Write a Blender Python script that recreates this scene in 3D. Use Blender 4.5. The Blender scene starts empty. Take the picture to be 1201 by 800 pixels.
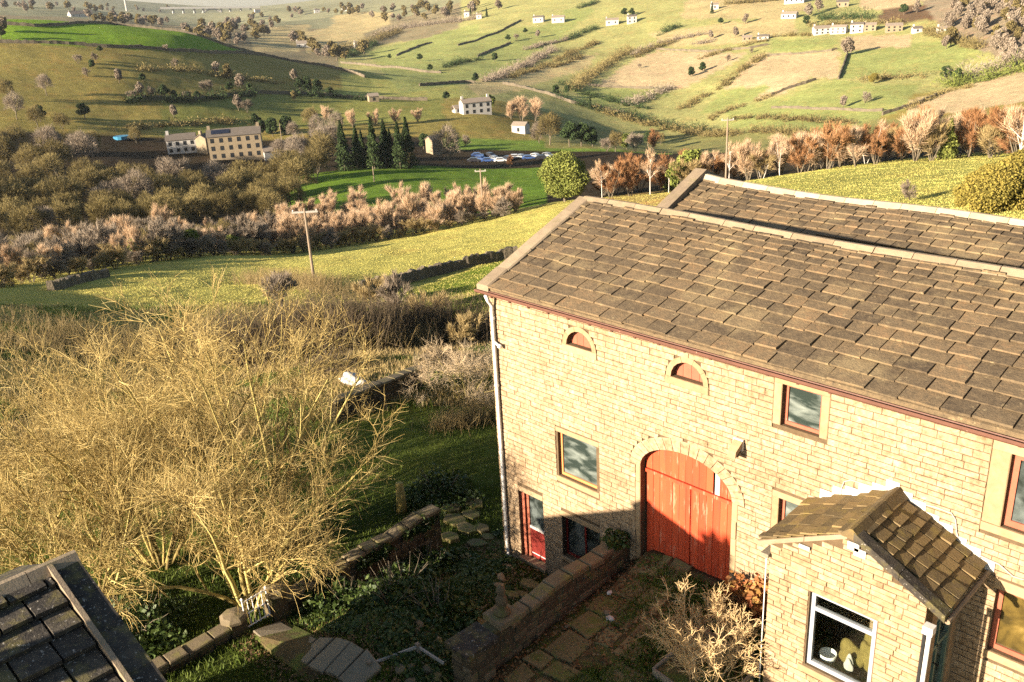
import bpy, bmesh, math, random
import numpy as np
from mathutils import Vector, Matrix

# ------------------------------------------------------------------ camera
SC = bpy.context.scene
COL = SC.collection
CAM = np.array([15.81, -14.279, 14.651])
YAW, PIT, ROL, FPX = -.812, .373, -.056, 1074.8
_f = np.array([math.sin(YAW)*math.cos(PIT), math.cos(YAW)*math.cos(PIT), -math.sin(PIT)])
_r0 = np.array([math.cos(YAW), -math.sin(YAW), 0.]); _u0 = np.cross(_r0, _f)
AXR = math.cos(ROL)*_r0 + math.sin(ROL)*_u0
AXU = -math.sin(ROL)*_r0 + math.cos(ROL)*_u0
AXF = _f
camd = bpy.data.cameras.new('camera'); camo = bpy.data.objects.new('camera', camd); COL.objects.link(camo)
camd.sensor_width = 36; camd.lens = FPX/1201*36; camd.clip_start = .1; camd.clip_end = 30000
camo.matrix_world = Matrix(((AXR[0], AXU[0], -AXF[0], CAM[0]), (AXR[1], AXU[1], -AXF[1], CAM[1]), (AXR[2], AXU[2], -AXF[2], CAM[2]), (0, 0, 0, 1)))
SC.camera = camo

# ------------------------------------------------------------------ light
SUN_H = np.array([-.236, -.972]); SUN_H = SUN_H/np.linalg.norm(SUN_H)
SUN_EL = math.radians(15.5)
world = bpy.data.worlds.new('World'); SC.world = world; world.use_nodes = True
nt = world.node_tree; nt.nodes.clear()
sky = nt.nodes.new('ShaderNodeTexSky'); sky.sky_type = 'NISHITA'; sky.sun_disc = False
sky.sun_elevation = SUN_EL; sky.sun_rotation = math.atan2(SUN_H[0], SUN_H[1])
bgn = nt.nodes.new('ShaderNodeBackground'); bgn.inputs[1].default_value = .05
won = nt.nodes.new('ShaderNodeOutputWorld')
nt.links.new(sky.outputs[0], bgn.inputs[0]); nt.links.new(bgn.outputs[0], won.inputs[0])
sd = bpy.data.lights.new('sun', 'SUN'); sd.energy = 5.0; sd.angle = math.radians(.6); sd.color = (1, .845, .665)
so = bpy.data.objects.new('sun', sd); COL.objects.link(so)
tosun = Vector((SUN_H[0]*math.cos(SUN_EL), SUN_H[1]*math.cos(SUN_EL), math.sin(SUN_EL)))
so.rotation_euler = tosun.to_track_quat('Z', 'Y').to_euler(); so.location = (0, 0, 60)
SC.view_settings.view_transform = 'Standard'; SC.view_settings.look = 'None'
SC.view_settings.exposure = 2.18; SC.view_settings.gamma = 1.0; SC.view_settings.use_curve_mapping = False
SC.render.engine = 'CYCLES'
SC.cycles.use_denoising = False
SC.cycles.max_bounces = 6; SC.cycles.diffuse_bounces = 2; SC.cycles.glossy_bounces = 2
SC.cycles.transmission_bounces = 3; SC.cycles.transparent_max_bounces = 8; SC.cycles.volume_bounces = 0
SC.cycles.sample_clamp_indirect = 6

# ------------------------------------------------------------------ pixel / world helpers (photo pixels, 1201 x 800)
def ray(u, v): return AXF + AXR*((u-600.5)/FPX) - AXU*((v-400)/FPX)
def atz(u, v, z): d = ray(u, v); return CAM + d*((z-CAM[2])/d[2])
def aty(u, v, y): d = ray(u, v); return CAM + d*((y-CAM[1])/d[1])
def atx(u, v, x): d = ray(u, v); return CAM + d*((x-CAM[0])/d[0])
def atd(u, v, D): d = ray(u, v); return CAM + d*(D/math.hypot(d[0], d[1]))
def pj(X):
    d = np.asarray(X, float)-CAM; z = d@AXF
    return 600.5+FPX*(d@AXR)/z, 400-FPX*(d@AXU)/z, z

# ------------------------------------------------------------------ mesh helper
class MB:
    def __init__(s): s.V = []; s.F = []; s.T = []
    def add(s, vs, fs, t=0.5):
        o = len(s.V); s.V.extend([tuple(map(float, v)) for v in vs]); s.F.extend([tuple(i+o for i in f) for f in fs]); s.T.extend([t]*len(vs))
    def box(s, x0, x1, y0, y1, z0, z1, t=.5):
        s.add([(x0,y0,z0),(x1,y0,z0),(x1,y1,z0),(x0,y1,z0),(x0,y0,z1),(x1,y0,z1),(x1,y1,z1),(x0,y1,z1)],
              [(0,3,2,1),(4,5,6,7),(0,1,5,4),(1,2,6,5),(2,3,7,6),(3,0,4,7)], t)
    def bar(s, a, b, w, h, up=(0,0,1), t=.5):
        a = np.array(a, float); b = np.array(b, float); d = b-a; d /= np.linalg.norm(d)+1e-9
        up = np.array(up, float); x = np.cross(d, up)
        if np.linalg.norm(x) < 1e-4: x = np.cross(d, (1, 0, 0))
        x /= np.linalg.norm(x); y = np.cross(x, d); x = x*w/2; y = y*h/2
        s.add([a-x-y, a+x-y, a+x+y, a-x+y, b-x-y, b+x-y, b+x+y, b-x+y], [(0,1,2,3),(7,6,5,4),(0,4,5,1),(1,5,6,2),(2,6,7,3),(3,7,4,0)], t)
    def tube(s, pts, rad, n=6, t=.5, cap=True):
        pts = [np.array(p, float) for p in pts]; o = len(s.V); m = len(pts)
        if not hasattr(rad, '__len__'): rad = [rad]*m
        ref = None
        for i, p in enumerate(pts):
            d = pts[min(i+1, m-1)]-pts[max(i-1, 0)]; d = d/(np.linalg.norm(d)+1e-9)
            if ref is None:
                ref = np.array((0, 0, 1.)) if abs(d[2]) < .9 else np.array((1., 0, 0))
            x = np.cross(d, ref); x /= np.linalg.norm(x)+1e-9; y = np.cross(d, x); ref = -y if False else np.cross(x, d)
            for k in range(n):
                a = 2*math.pi*k/n; q = p+(x*math.cos(a)+y*math.sin(a))*rad[i]; s.V.append((q[0], q[1], q[2])); s.T.append(t)
        for i in range(m-1):
            for k in range(n):
                a = o+i*n+k; b = o+i*n+(k+1) % n; s.F.append((a, b, b+n, a+n))
        if cap:
            s.F.append(tuple(o+k for k in range(n))[::-1]); s.F.append(tuple(o+(m-1)*n+k for k in range(n)))
    def lathe(s, c, prof, n=12, t=.5):
        o = len(s.V); c = np.array(c, float)
        for r, z in prof:
            for k in range(n):
                a = 2*math.pi*k/n; s.V.append((c[0]+r*math.cos(a), c[1]+r*math.sin(a), c[2]+z)); s.T.append(t)
        for i in range(len(prof)-1):
            for k in range(n):
                a = o+i*n+k; b = o+i*n+(k+1) % n; s.F.append((a, b, b+n, a+n))
        s.F.append(tuple(o+k for k in range(n))[::-1]); s.F.append(tuple(o+(len(prof)-1)*n+k for k in range(n)))
    def poly(s, pts, ext, t=.5):
        # closed planar outline pts (3D), extruded by vector ext
        n = len(pts); e = np.array(ext, float); pts = [np.array(p, float) for p in pts]
        s.add(pts+[p+e for p in pts], [tuple(range(n))[::-1], tuple(range(n, 2*n))]+[(i, (i+1) % n, n+(i+1) % n, n+i) for i in range(n)], t)
    def mesh(s, name, mat, smooth=False):
        me = bpy.data.meshes.new(name); me.from_pydata(s.V, [], s.F)
        a = me.attributes.new('tint', 'FLOAT', 'POINT'); a.data.foreach_set('value', np.array(s.T, np.float32))
        me.materials.append(mat)
        if smooth: me.polygons.foreach_set('use_smooth', [True]*len(me.polygons))
        me.update(); return me
    def build(s, name, mat, parent=None, smooth=False, kind=None, label=None):
        o = bpy.data.objects.new(name, s.mesh(name, mat, smooth)); COL.objects.link(o)
        if parent: o.parent = parent
        if kind: o['kind'] = kind
        if label: o['label'] = label
        return o
def tag(o, label=None, cat=None, group=None, kind=None):
    if label: o['label'] = label
    if cat: o['category'] = cat
    if group: o['group'] = group
    if kind: o['kind'] = kind
    return o
def thing(name, label, cat, group=None, loc=None):
    o = bpy.data.objects.new(name, None); COL.objects.link(o)
    if loc is not None: o.location = tuple(float(c) for c in loc)
    o.empty_display_size = .2
    return tag(o, label, cat, group)
def inst(name, me, parent=None, loc=(0,0,0), rz=0., sc=(1,1,1)):
    o = bpy.data.objects.new(name, me); COL.objects.link(o); o.location = tuple(float(c) for c in loc); o.rotation_euler = (0, 0, rz); o.scale = sc
    if parent: o.parent = parent
    return o
def anchor(th, loc):
    # move a thing's Empty to its base while children keep world coordinates
    th.location = tuple(float(c) for c in loc)
    for c in th.children: c.location = (c.location[0]-loc[0], c.location[1]-loc[1], c.location[2]-loc[2])

# ------------------------------------------------------------------ materials
MATS = {}
def _n(nt, t, **kw):
    n = nt.nodes.new('ShaderNode'+t)
    for k, v in kw.items():
        setattr(n, k, v)
    return n
def ramp(nt, cols):
    r = _n(nt, 'ValToRGB'); e = r.color_ramp.elements
    while len(e) < len(cols): e.new(.5)
    for i, c in enumerate(cols):
        p = i/(max(len(cols)-1, 1))
        if len(c) == 4: p = c[3]
        e[i].position = p; e[i].color = (c[0], c[1], c[2], 1)
    return r
def M(name, cols, ns=3., tint=.6, rough=.9, bump=.3, bs=25., moss=None, spec=.25, obj=False, orand=0., stretch=None, trans=0., metal=0., spots=None, contrast=1.0, bdist=.02):
    m = bpy.data.materials.new(name); m.use_nodes = True; nt = m.node_tree; nt.nodes.clear(); L = nt.links.new
    out = _n(nt, 'OutputMaterial'); b = _n(nt, 'BsdfPrincipled')
    b.inputs['Roughness'].default_value = rough; b.inputs['Specular IOR Level'].default_value = spec; b.inputs['Metallic'].default_value = metal
    if obj:
        tc = _n(nt, 'TexCoord'); co = tc.outputs['Object']
    else:
        ge = _n(nt, 'NewGeometry'); co = ge.outputs['Position']
    if stretch:
        mp = _n(nt, 'Mapping'); mp.inputs['Scale'].default_value = stretch; L(co, mp.inputs[0]); co = mp.outputs[0]
    n1 = _n(nt, 'TexNoise'); n1.inputs['Scale'].default_value = ns; n1.inputs['Detail'].default_value = 6; n1.inputs['Roughness'].default_value = .65; L(co, n1.inputs['Vector'])
    mr = _n(nt, 'MapRange'); mr.inputs[1].default_value = .5-.25/contrast; mr.inputs[2].default_value = .5+.25/contrast; L(n1.outputs[0], mr.inputs[0])
    at = _n(nt, 'Attribute'); at.attribute_name = 'tint'
    mx = _n(nt, 'Mix'); mx.inputs[0].default_value = tint; L(mr.outputs[0], mx.inputs[2]); L(at.outputs['Fac'], mx.inputs[3])
    fac = mx.outputs[0]
    if orand:
        oi = _n(nt, 'ObjectInfo'); m2 = _n(nt, 'Mix'); m2.inputs[0].default_value = orand; L(fac, m2.inputs[2]); L(oi.outputs['Random'], m2.inputs[3]); fac = m2.outputs[0]
    rp = ramp(nt, cols); L(fac, rp.inputs[0]); col = rp.outputs[0]
    for sp in ([moss] if moss else [])+(spots or []):
        # (colour, scale, threshold, softness, amount)
        c, s_, th, so_, am = sp
        n2 = _n(nt, 'TexNoise'); n2.inputs['Scale'].default_value = s_; n2.inputs['Detail'].default_value = 5; n2.inputs['Roughness'].default_value = .7; L(co, n2.inputs['Vector'])
        m3 = _n(nt, 'MapRange'); m3.inputs[1].default_value = th; m3.inputs[2].default_value = th+so_; m3.inputs[4].default_value = am; L(n2.outputs[0], m3.inputs[0])
        mc = _n(nt, 'Mix', data_type='RGBA'); L(m3.outputs[0], mc.inputs[0]); L(col, mc.inputs[6]); mc.inputs[7].default_value = (c[0], c[1], c[2], 1); col = mc.outputs[2]
    L(col, b.inputs['Base Color'])
    if bump:
        n3 = _n(nt, 'TexNoise'); n3.inputs['Scale'].default_value = bs; n3.inputs['Detail'].default_value = 5; n3.inputs['Roughness'].default_value = .7; L(co, n3.inputs['Vector'])
        bp = _n(nt, 'Bump'); bp.inputs['Strength'].default_value = bump; bp.inputs['Distance'].default_value = bdist; L(n3.outputs[0], bp.inputs['Height']); L(bp.outputs[0], b.inputs['Normal'])
    sh = b.outputs[0]
    if trans:
        tr = _n(nt, 'BsdfTranslucent'); L(col, tr.inputs[0]); ms = _n(nt, 'MixShader'); ms.inputs[0].default_value = trans; L(b.outputs[0], ms.inputs[1]); L(tr.outputs[0], ms.inputs[2]); sh = ms.outputs[0]
    L(sh, out.inputs[0]); MATS[name] = m; return m

M('wall_block', [(.125,.082,.043),(.205,.14,.079),(.265,.188,.112),(.315,.235,.148),(.40,.325,.228)], ns=9, tint=.24, bump=.7, bs=30, contrast=1.2, moss=((.125,.08,.038), .7, .50, .2, .65), spots=[((.09,.057,.028), 7, .57, .1, .6), ((.36,.30,.215), 2.4, .58, .1, .55)])
M('mortar', [(.055,.036,.018),(.11,.075,.04)], ns=5, tint=0, bump=.5, bs=40)
M('dressed', [(.17,.115,.06),(.24,.17,.095),(.30,.22,.135)], ns=6, tint=.4, bump=.25, bs=40, moss=((.25,.16,.06), 2, .58, .2, .6))
M('porch_block', [(.13,.082,.042),(.225,.15,.083),(.29,.205,.12),(.38,.29,.19)], ns=8, tint=.4, contrast=1.3, bump=.5, bs=35, moss=((.16,.10,.05), 1.6, .55, .2, .6))
M('slate', [(.046,.033,.02),(.076,.055,.032),(.105,.076,.043),(.138,.096,.052),(.18,.112,.056)], ns=8, tint=.55, contrast=1.5, bump=.9, bs=24, rough=.85, moss=((.22,.165,.085), .6, .52, .14, .6), spots=[((.25,.195,.105), 7, .61, .08, .6), ((.03,.025,.018), 11, .58, .1, .6)])
M('slate_moss', [(.045,.035,.02),(.09,.065,.03),(.14,.095,.04),(.17,.12,.05)], ns=4, tint=.6, bump=.6, bs=24, rough=.75, moss=((.15,.11,.03), 3, .52, .12, .7), spots=[((.42,.38,.30), 22, .70, .05, .8)])
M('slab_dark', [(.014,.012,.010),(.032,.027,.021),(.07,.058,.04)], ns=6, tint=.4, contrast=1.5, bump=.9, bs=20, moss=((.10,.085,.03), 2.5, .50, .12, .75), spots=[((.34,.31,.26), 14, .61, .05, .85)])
M('ridge_stone', [(.12,.09,.055),(.19,.145,.092),(.27,.21,.14)], ns=4, tint=.5, bump=.5, bs=30, moss=((.2,.15,.08), 3, .58, .12, .7))
M('coping', [(.12,.09,.06),(.19,.145,.095),(.26,.205,.135)], ns=4, tint=.5, bump=.5, bs=25, moss=((.13,.11,.05), 3, .55, .15, .7))
M('coping_pale', [(.20,.155,.10),(.29,.23,.155),(.38,.31,.22)], ns=4, tint=.5, bump=.4, bs=25)
M('rubble', [(.035,.027,.016),(.065,.048,.027),(.10,.075,.043),(.15,.115,.07)], ns=4, tint=.65, bump=.7, bs=18, moss=((.085,.09,.022), 3, .52, .15, .75))
M('rubble_core', [(.045,.035,.022),(.075,.06,.035)], ns=6, tint=0, bump=.6, bs=18)
M('cap_stone', [(.075,.058,.034),(.125,.098,.058),(.18,.145,.09)], ns=4, tint=.5, bump=.6, bs=18, moss=((.13,.12,.03), 3, .5, .15, .7))
M('flag', [(.085,.07,.035),(.135,.105,.045),(.18,.14,.065)], ns=4, tint=.6, bump=.5, bs=20, moss=((.085,.105,.018), 2.5, .49, .15, .8))
M('flag_pale', [(.12,.10,.068),(.17,.145,.10),(.21,.18,.125)], ns=4, tint=.6, bump=.4, bs=22, moss=((.11,.10,.04), 2.5, .56, .15, .7))
M('red_paint', [(.30,.035,.014),(.40,.055,.02),(.46,.075,.028)], ns=1.2, tint=.5, rough=.55, bump=.3, bs=30, stretch=(3, 3, .35), spots=[((.46,.26,.17), 4, .57, .08, .45), ((.16,.04,.025), 3, .56, .12, .55)])
M('red_trim', [(.20,.06,.035),(.30,.095,.055)], ns=4, tint=.3, rough=.5, bump=.2, bs=30, spots=[((.55,.4,.3), 12, .68, .05, .6)])
M('orange_trim', [(.34,.13,.045),(.46,.19,.07)], ns=4, tint=.3, rough=.5, bump=.2)
M('gutter_brown', [(.065,.03,.02),(.115,.05,.032)], ns=4, tint=.3, rough=.5, bump=.2, spots=[((.4,.28,.2), 9, .66, .05, .6)])
M('dark_red_door', [(.10,.012,.01),(.15,.02,.014)], ns=2, tint=.3, rough=.45, bump=.15)
M('pvc_white', [(.42,.41,.38),(.54,.52,.48)], ns=3, tint=.2, rough=.45, bump=.1, spots=[((.4,.38,.33), 6, .62, .15, .5)])
M('grey_frame', [(.20,.21,.225),(.27,.28,.295)], ns=3, tint=.2, rough=.45, bump=.1, spots=[((.25,.23,.2), 8, .62, .1, .5)])
M('plaster_white', [(.36,.345,.31),(.46,.44,.40)], ns=5, tint=.3, bump=.4, bs=20, spots=[((.5,.42,.3), 6, .6, .1, .5)])
M('green_paint', [(.085,.13,.10),(.12,.17,.135)], ns=3, tint=.3, rough=.5, bump=.15, spots=[((.3,.33,.3), 9, .66, .06, .6)])
M('old_wood', [(.10,.085,.06),(.17,.145,.105),(.24,.21,.16)], ns=3, tint=.4, bump=.5, bs=25, stretch=(1, 1, 1))
M('bleached_wood', [(.22,.20,.17),(.32,.295,.255)], ns=5, tint=.4, bump=.4, bs=30)
M('pole_wood', [(.15,.11,.075),(.24,.185,.13)], ns=2, tint=.4, bump=.4, bs=15)
M('white_metal', [(.66,.66,.66),(.78,.78,.77)], ns=8, tint=.2, rough=.4, bump=.1)
M('black_metal', [(.012,.012,.012),(.03,.03,.03)], ns=8, tint=.2, rough=.5, bump=.1)
M('grey_cable', [(.24,.22,.19),(.32,.30,.26)], ns=8, tint=.2, rough=.5, bump=0)
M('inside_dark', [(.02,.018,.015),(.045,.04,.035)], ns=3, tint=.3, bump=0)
M('black_plastic', [(.01,.01,.011),(.02,.02,.022)], ns=3, tint=.3, rough=.25, bump=.3, bs=6, bdist=.05, spec=.5)
M('terracotta', [(.30,.13,.06),(.40,.19,.09)], ns=5, tint=.4, bump=.3)
M('litter', [(.33,.31,.28),(.45,.43,.39)], ns=5, tint=.4, bump=.2)
def glassy(name, dirt_or_reflection, amount, base=(.012,.016,.014), sc=2.2, streak=(1,1,1)):
    m = bpy.data.materials.new(name); m.use_nodes = True; nt = m.node_tree; nt.nodes.clear(); L = nt.links.new
    out = _n(nt, 'OutputMaterial'); b = _n(nt, 'BsdfPrincipled'); b.inputs['Roughness'].default_value = .08; b.inputs['Specular IOR Level'].default_value = .6
    ge = _n(nt, 'NewGeometry'); mp = _n(nt, 'Mapping'); mp.inputs['Scale'].default_value = streak; mp.inputs['Rotation'].default_value = (0, .6, 0); L(ge.outputs['Position'], mp.inputs[0])
    n1 = _n(nt, 'TexNoise'); n1.inputs['Scale'].default_value = sc; n1.inputs['Detail'].default_value = 4; n1.inputs['Distortion'].default_value = .5; L(mp.outputs[0], n1.inputs['Vector'])
    mr = _n(nt, 'MapRange'); mr.inputs[1].default_value = .42; mr.inputs[2].default_value = .68; mr.inputs[4].default_value = amount; L(n1.outputs[0], mr.inputs[0])
    mc = _n(nt, 'Mix', data_type='RGBA'); L(mr.outputs[0], mc.inputs[0]); mc.inputs[6].default_value = (*base, 1); mc.inputs[7].default_value = (*dirt_or_reflection, 1)
    L(mc.outputs[2], b.inputs['Base Color'])
    r2 = _n(nt, 'MapRange'); r2.inputs[3].default_value = .06; r2.inputs[4].default_value = .5; L(mr.outputs[0], r2.inputs[0]); L(r2.outputs[0], b.inputs['Roughness'])
    L(b.outputs[0], out.inputs[0]); MATS[name] = m
glassy('glass_dusty', (.17,.195,.175), .8, base=(.02,.028,.024), sc=1.8, streak=(1, 1, 2.6))
glassy('glass_dark', (.22,.26,.25), .35, sc=2.6)
def clear_glass(name):
    m = bpy.data.materials.new(name); m.use_nodes = True; nt = m.node_tree; nt.nodes.clear(); L = nt.links.new
    out = _n(nt, 'OutputMaterial'); t = _n(nt, 'BsdfTransparent'); g = _n(nt, 'BsdfGlossy'); g.inputs['Roughness'].default_value = .02
    ms = _n(nt, 'MixShader'); ms.inputs[0].default_value = .07; L(t.outputs[0], ms.inputs[1]); L(g.outputs[0], ms.inputs[2]); t.inputs[0].default_value = (.9,.93,.9,1)
    L(ms.outputs[0], out.inputs[0]); MATS[name] = m
clear_glass('glass_clear')
# ================================================================== TERRAIN
CTRL = [  # photo pixel + horizontal distance
 # right end of garden, bank below the hedge
 (490,462,36),(400,500,33),(440,420,45),(540,405,52),(400,400,57),(300,420,54),(560,360,68),
 (580,312,88),(480,332,84),(420,345,80),(370,335,82),(330,330,92),
 (620,265,125),(400,300,112),(500,285,122),(640,249,140),(500,277,136),(330,302,124),
 (200,380,68),(150,330,92),(0,352,80),(0,400,58),(0,340,94),(150,318,106),(300,302,118),
 # fall into the valley
 (100,300,140),(0,325,135),(300,275,165),(500,250,180),(600,232,190),(450,210,235),(600,215,225),(380,215,240),
 (560,182,310),(557,133,400),(560,152,365),(640,165,345),(300,230,245),(270,184,315),(0,255,240),(0,200,300),(100,190,310),(100,250,235),
 # left hill
 (150,140,370),(0,130,370),(150,100,410),(0,95,410),(150,65,460),(0,58,460),(150,32,525),(0,24,530),(300,64,545),(400,80,565),(500,92,570),
 (300,115,425),(400,125,425),(450,105,490),(300,80,500),(480,118,450),(230,44,530),
 (150,45,640),(0,40,640),(300,75,640),(400,84,640),
 (100,24,1150),(0,22,1150),(100,10,1700),(0,8,1700),(0,4,2600),(150,9,2600),(300,50,900),(350,42,1080),(300,26,1450),(230,30,1300),(300,14,2000),(250,17,2500),(235,36,1700),(268,31,1850),(200,15,2600),(300,11,2900),(350,8,2600),(420,62,860),(420,28,1300),(420,3,2200),
 # middle and right hillside
 (520,110,480),(560,100,540),(560,60,740),(500,62,760),(600,20,950),(600,-8,1200),(600,-28,1700),(700,150,470),(640,120,500),(700,100,590),(700,50,760),(700,10,920),
 (800,172,430),(800,120,540),(800,60,680),(800,12,830),(800,-25,1050),
 (1000,152,400),(1000,100,500),(1000,42,640),(1000,0,790),(1000,-35,1050),(900,160,415),(900,80,580),(900,30,720),
 (1200,112,410),(1200,42,550),(1200,0,640),(1200,-40,850),(1100,90,500),(1100,40,610),
 (700,-40,2000),(900,-55,2000),(1200,-75,2000),
 # field behind the barns and its tree row
 (950,217,108),(1100,228,88),(1190,192,118),(1000,196,138),(900,208,140),(750,228,148),(1190,176,150),(700,235,140),
 (900,195,220),(1050,170,230),(1190,150,230),(750,190,270),(1000,165,310),(850,178,330),
 # out of frame
 (-350,330,80),(-350,260,180),(-350,200,290),(-350,130,390),(-350,75,480),(-350,45,700),(-350,0,1500),
 (1550,260,75),(1550,160,180),(1550,80,330),(1550,0,500),(1550,-60,800),(1550,-90,2000)]
NEAR = [(0,.3,-.05),(.7,-.3,.28),(2,-1,.42),(4.2,-.5,.5),(4.2,-3,.9),(4.2,-5,1.25),(0,-6.7,.95),(-1.5,-7,.9),(-1,-3.5,.35),(3,-8,1.35),(8,-8,1.3),(10,-4,1.3),(7,-2,1.2),
 (15.8,-14,1.3),(12,-14,1.3),(6,-14,1.2),(0,-12,1),(25,-12,1.8),(25,3,2.2),(14,13,.6),(0,9,-1.1),(5,13,-.6),(-4,0,-.25),(-4,-8,.35),(-9,2,-1),(-9,-10,-.4),(-3,4,-.5),(-6,8,-1.3),(20,-30,2),(0,-30,1),(-20,-20,-1.5),(35,20,2.5),(20,28,-1)]
def _polar(x, y):
    dx = np.asarray(x, float)-CAM[0]; dy = np.asarray(y, float)-CAM[1]
    D = np.maximum(np.hypot(dx, dy), 2.5); az = np.arctan2(dx, dy)-YAW
    az = (az+math.pi) % (2*math.pi)-math.pi
    lim = .85
    a = np.abs(az); az2 = np.where(a < lim, az, np.sign(az)*(math.pi-a)*lim/(math.pi-lim))
    return az2, D
def _kern(r2): return np.where(r2 > 1e-12, r2*np.log(np.maximum(r2, 1e-12)), 0)
_pts = [atd(u, v, D) for u, v, D in CTRL]+[np.array(p, float) for p in NEAR]
_P = np.array(_pts); _a, _D = _polar(_P[:, 0], _P[:, 1]); _S = np.stack([_a*1.6, np.log(_D)], 1)
# heights are interpolated as depression slope, which stays well scaled from near to far
_zv = (_P[:, 2]-CAM[2])/_D
_n_ = len(_S); _K = _kern(((_S[:, None]-_S[None])**2).sum(2))+np.eye(_n_)*2e-4
_A = np.zeros((_n_+3, _n_+3)); _A[:_n_, :_n_] = _K; _A[:_n_, _n_] = 1; _A[:_n_, _n_+1:] = _S; _A[_n_, :_n_] = 1; _A[_n_+1:, :_n_] = _S.T
_w = np.linalg.solve(_A, np.concatenate([_zv, [0, 0, 0]]))
def _vnoise(x, y, s, seed=0):
    x = np.asarray(x)*s; y = np.asarray(y)*s; xi = np.floor(x); yi = np.floor(y); fx = x-xi; fy = y-yi; fx = fx*fx*(3-2*fx); fy = fy*fy*(3-2*fy)
    def h(a, b):
        q = np.sin(a*127.1+b*311.7+seed*74.7)*43758.5453; return q-np.floor(q)
    return (h(xi, yi)*(1-fx)+h(xi+1, yi)*fx)*(1-fy)+(h(xi, yi+1)*(1-fx)+h(xi+1, yi+1)*fx)*fy
def H(x, y):
    a, D = _polar(x, y); DT = D; D = np.minimum(D, 3000.); sh = a.shape; a = a.ravel(); D = D.ravel(); out = np.empty_like(a)
    for i in range(0, len(a), 20000):
        S = np.stack([a[i:i+20000]*1.6, np.log(D[i:i+20000])], 1)
        k = _kern(((S[:, None]-_S[None])**2).sum(2)); out[i:i+20000] = k@_w[:_n_]+_w[_n_]+S@_w[_n_+1:]
    z = CAM[2]+out*np.where(out < 0, DT.ravel(), D); z = z.reshape(sh); D = D.reshape(sh)
    # unseen land left of the picture, lowered to keep its shadow off the hill
    azt = (np.arctan2(np.asarray(x, float)-CAM[0], np.asarray(y, float)-CAM[1])-YAW+math.pi) % (2*math.pi)-math.pi
    k = np.clip((-azt-.54)/.3, 0, 1); k = k*k*(3-2*k)*np.clip((math.pi+azt)/.6, 0, 1)*np.clip((D-110)/150, 0, 1); z = z*(1-k)+np.minimum(z, -46)*k
    z = np.where(D > 900, np.minimum(z, 50+.1*(np.minimum(z, 150)-50)), z)
    n = (_vnoise(x, y, .9, 1)-.5)*.10+(_vnoise(x, y, .33, 2)-.5)*.22*np.clip((D-25)/20, 0, 1)+(_vnoise(x, y, .045, 3)-.5)*1.6*np.clip((D-60)/100, 0, 1)
    return z+n
def hz(x, y): return float(H(np.array([x]), np.array([y]))[0])
def gp(u, v, d0=12., d1=4000.):
    # the ground seen at a photo pixel, first crossing between two distances
    d = ray(u, v); hl = math.hypot(d[0], d[1]); Ds = np.exp(np.linspace(math.log(d0), math.log(d1), 700))
    X = CAM[0]+d[0]/hl*Ds; Y = CAM[1]+d[1]/hl*Ds; Z = CAM[2]+d[2]/hl*Ds; g = H(X, Y)-Z
    k = np.where(g[1:] > 0)[0]; i = int(k[0])+1 if len(k) else int(np.argmax(g))
    if i > 0 and g[i] > 0 > g[i-1]: t = -g[i-1]/(g[i]-g[i-1]); return np.array([X[i-1]+(X[i]-X[i-1])*t, Y[i-1]+(Y[i]-Y[i-1])*t, Z[i-1]+(Z[i]-Z[i-1])*t])
    return np.array([X[i], Y[i], H(X[i:i+1], Y[i:i+1])[0]])
def gd(u, D):
    # ground under a photo column at a given horizontal distance
    uu = u
    for _ in range(4):
        d = ray(uu, 100); hl = math.hypot(d[0], d[1]); p = np.array([CAM[0]+d[0]/hl*D, CAM[1]+d[1]/hl*D, 0.]); p[2] = hz(p[0], p[1]); uu += u-pj(p)[0]
    return p

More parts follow.
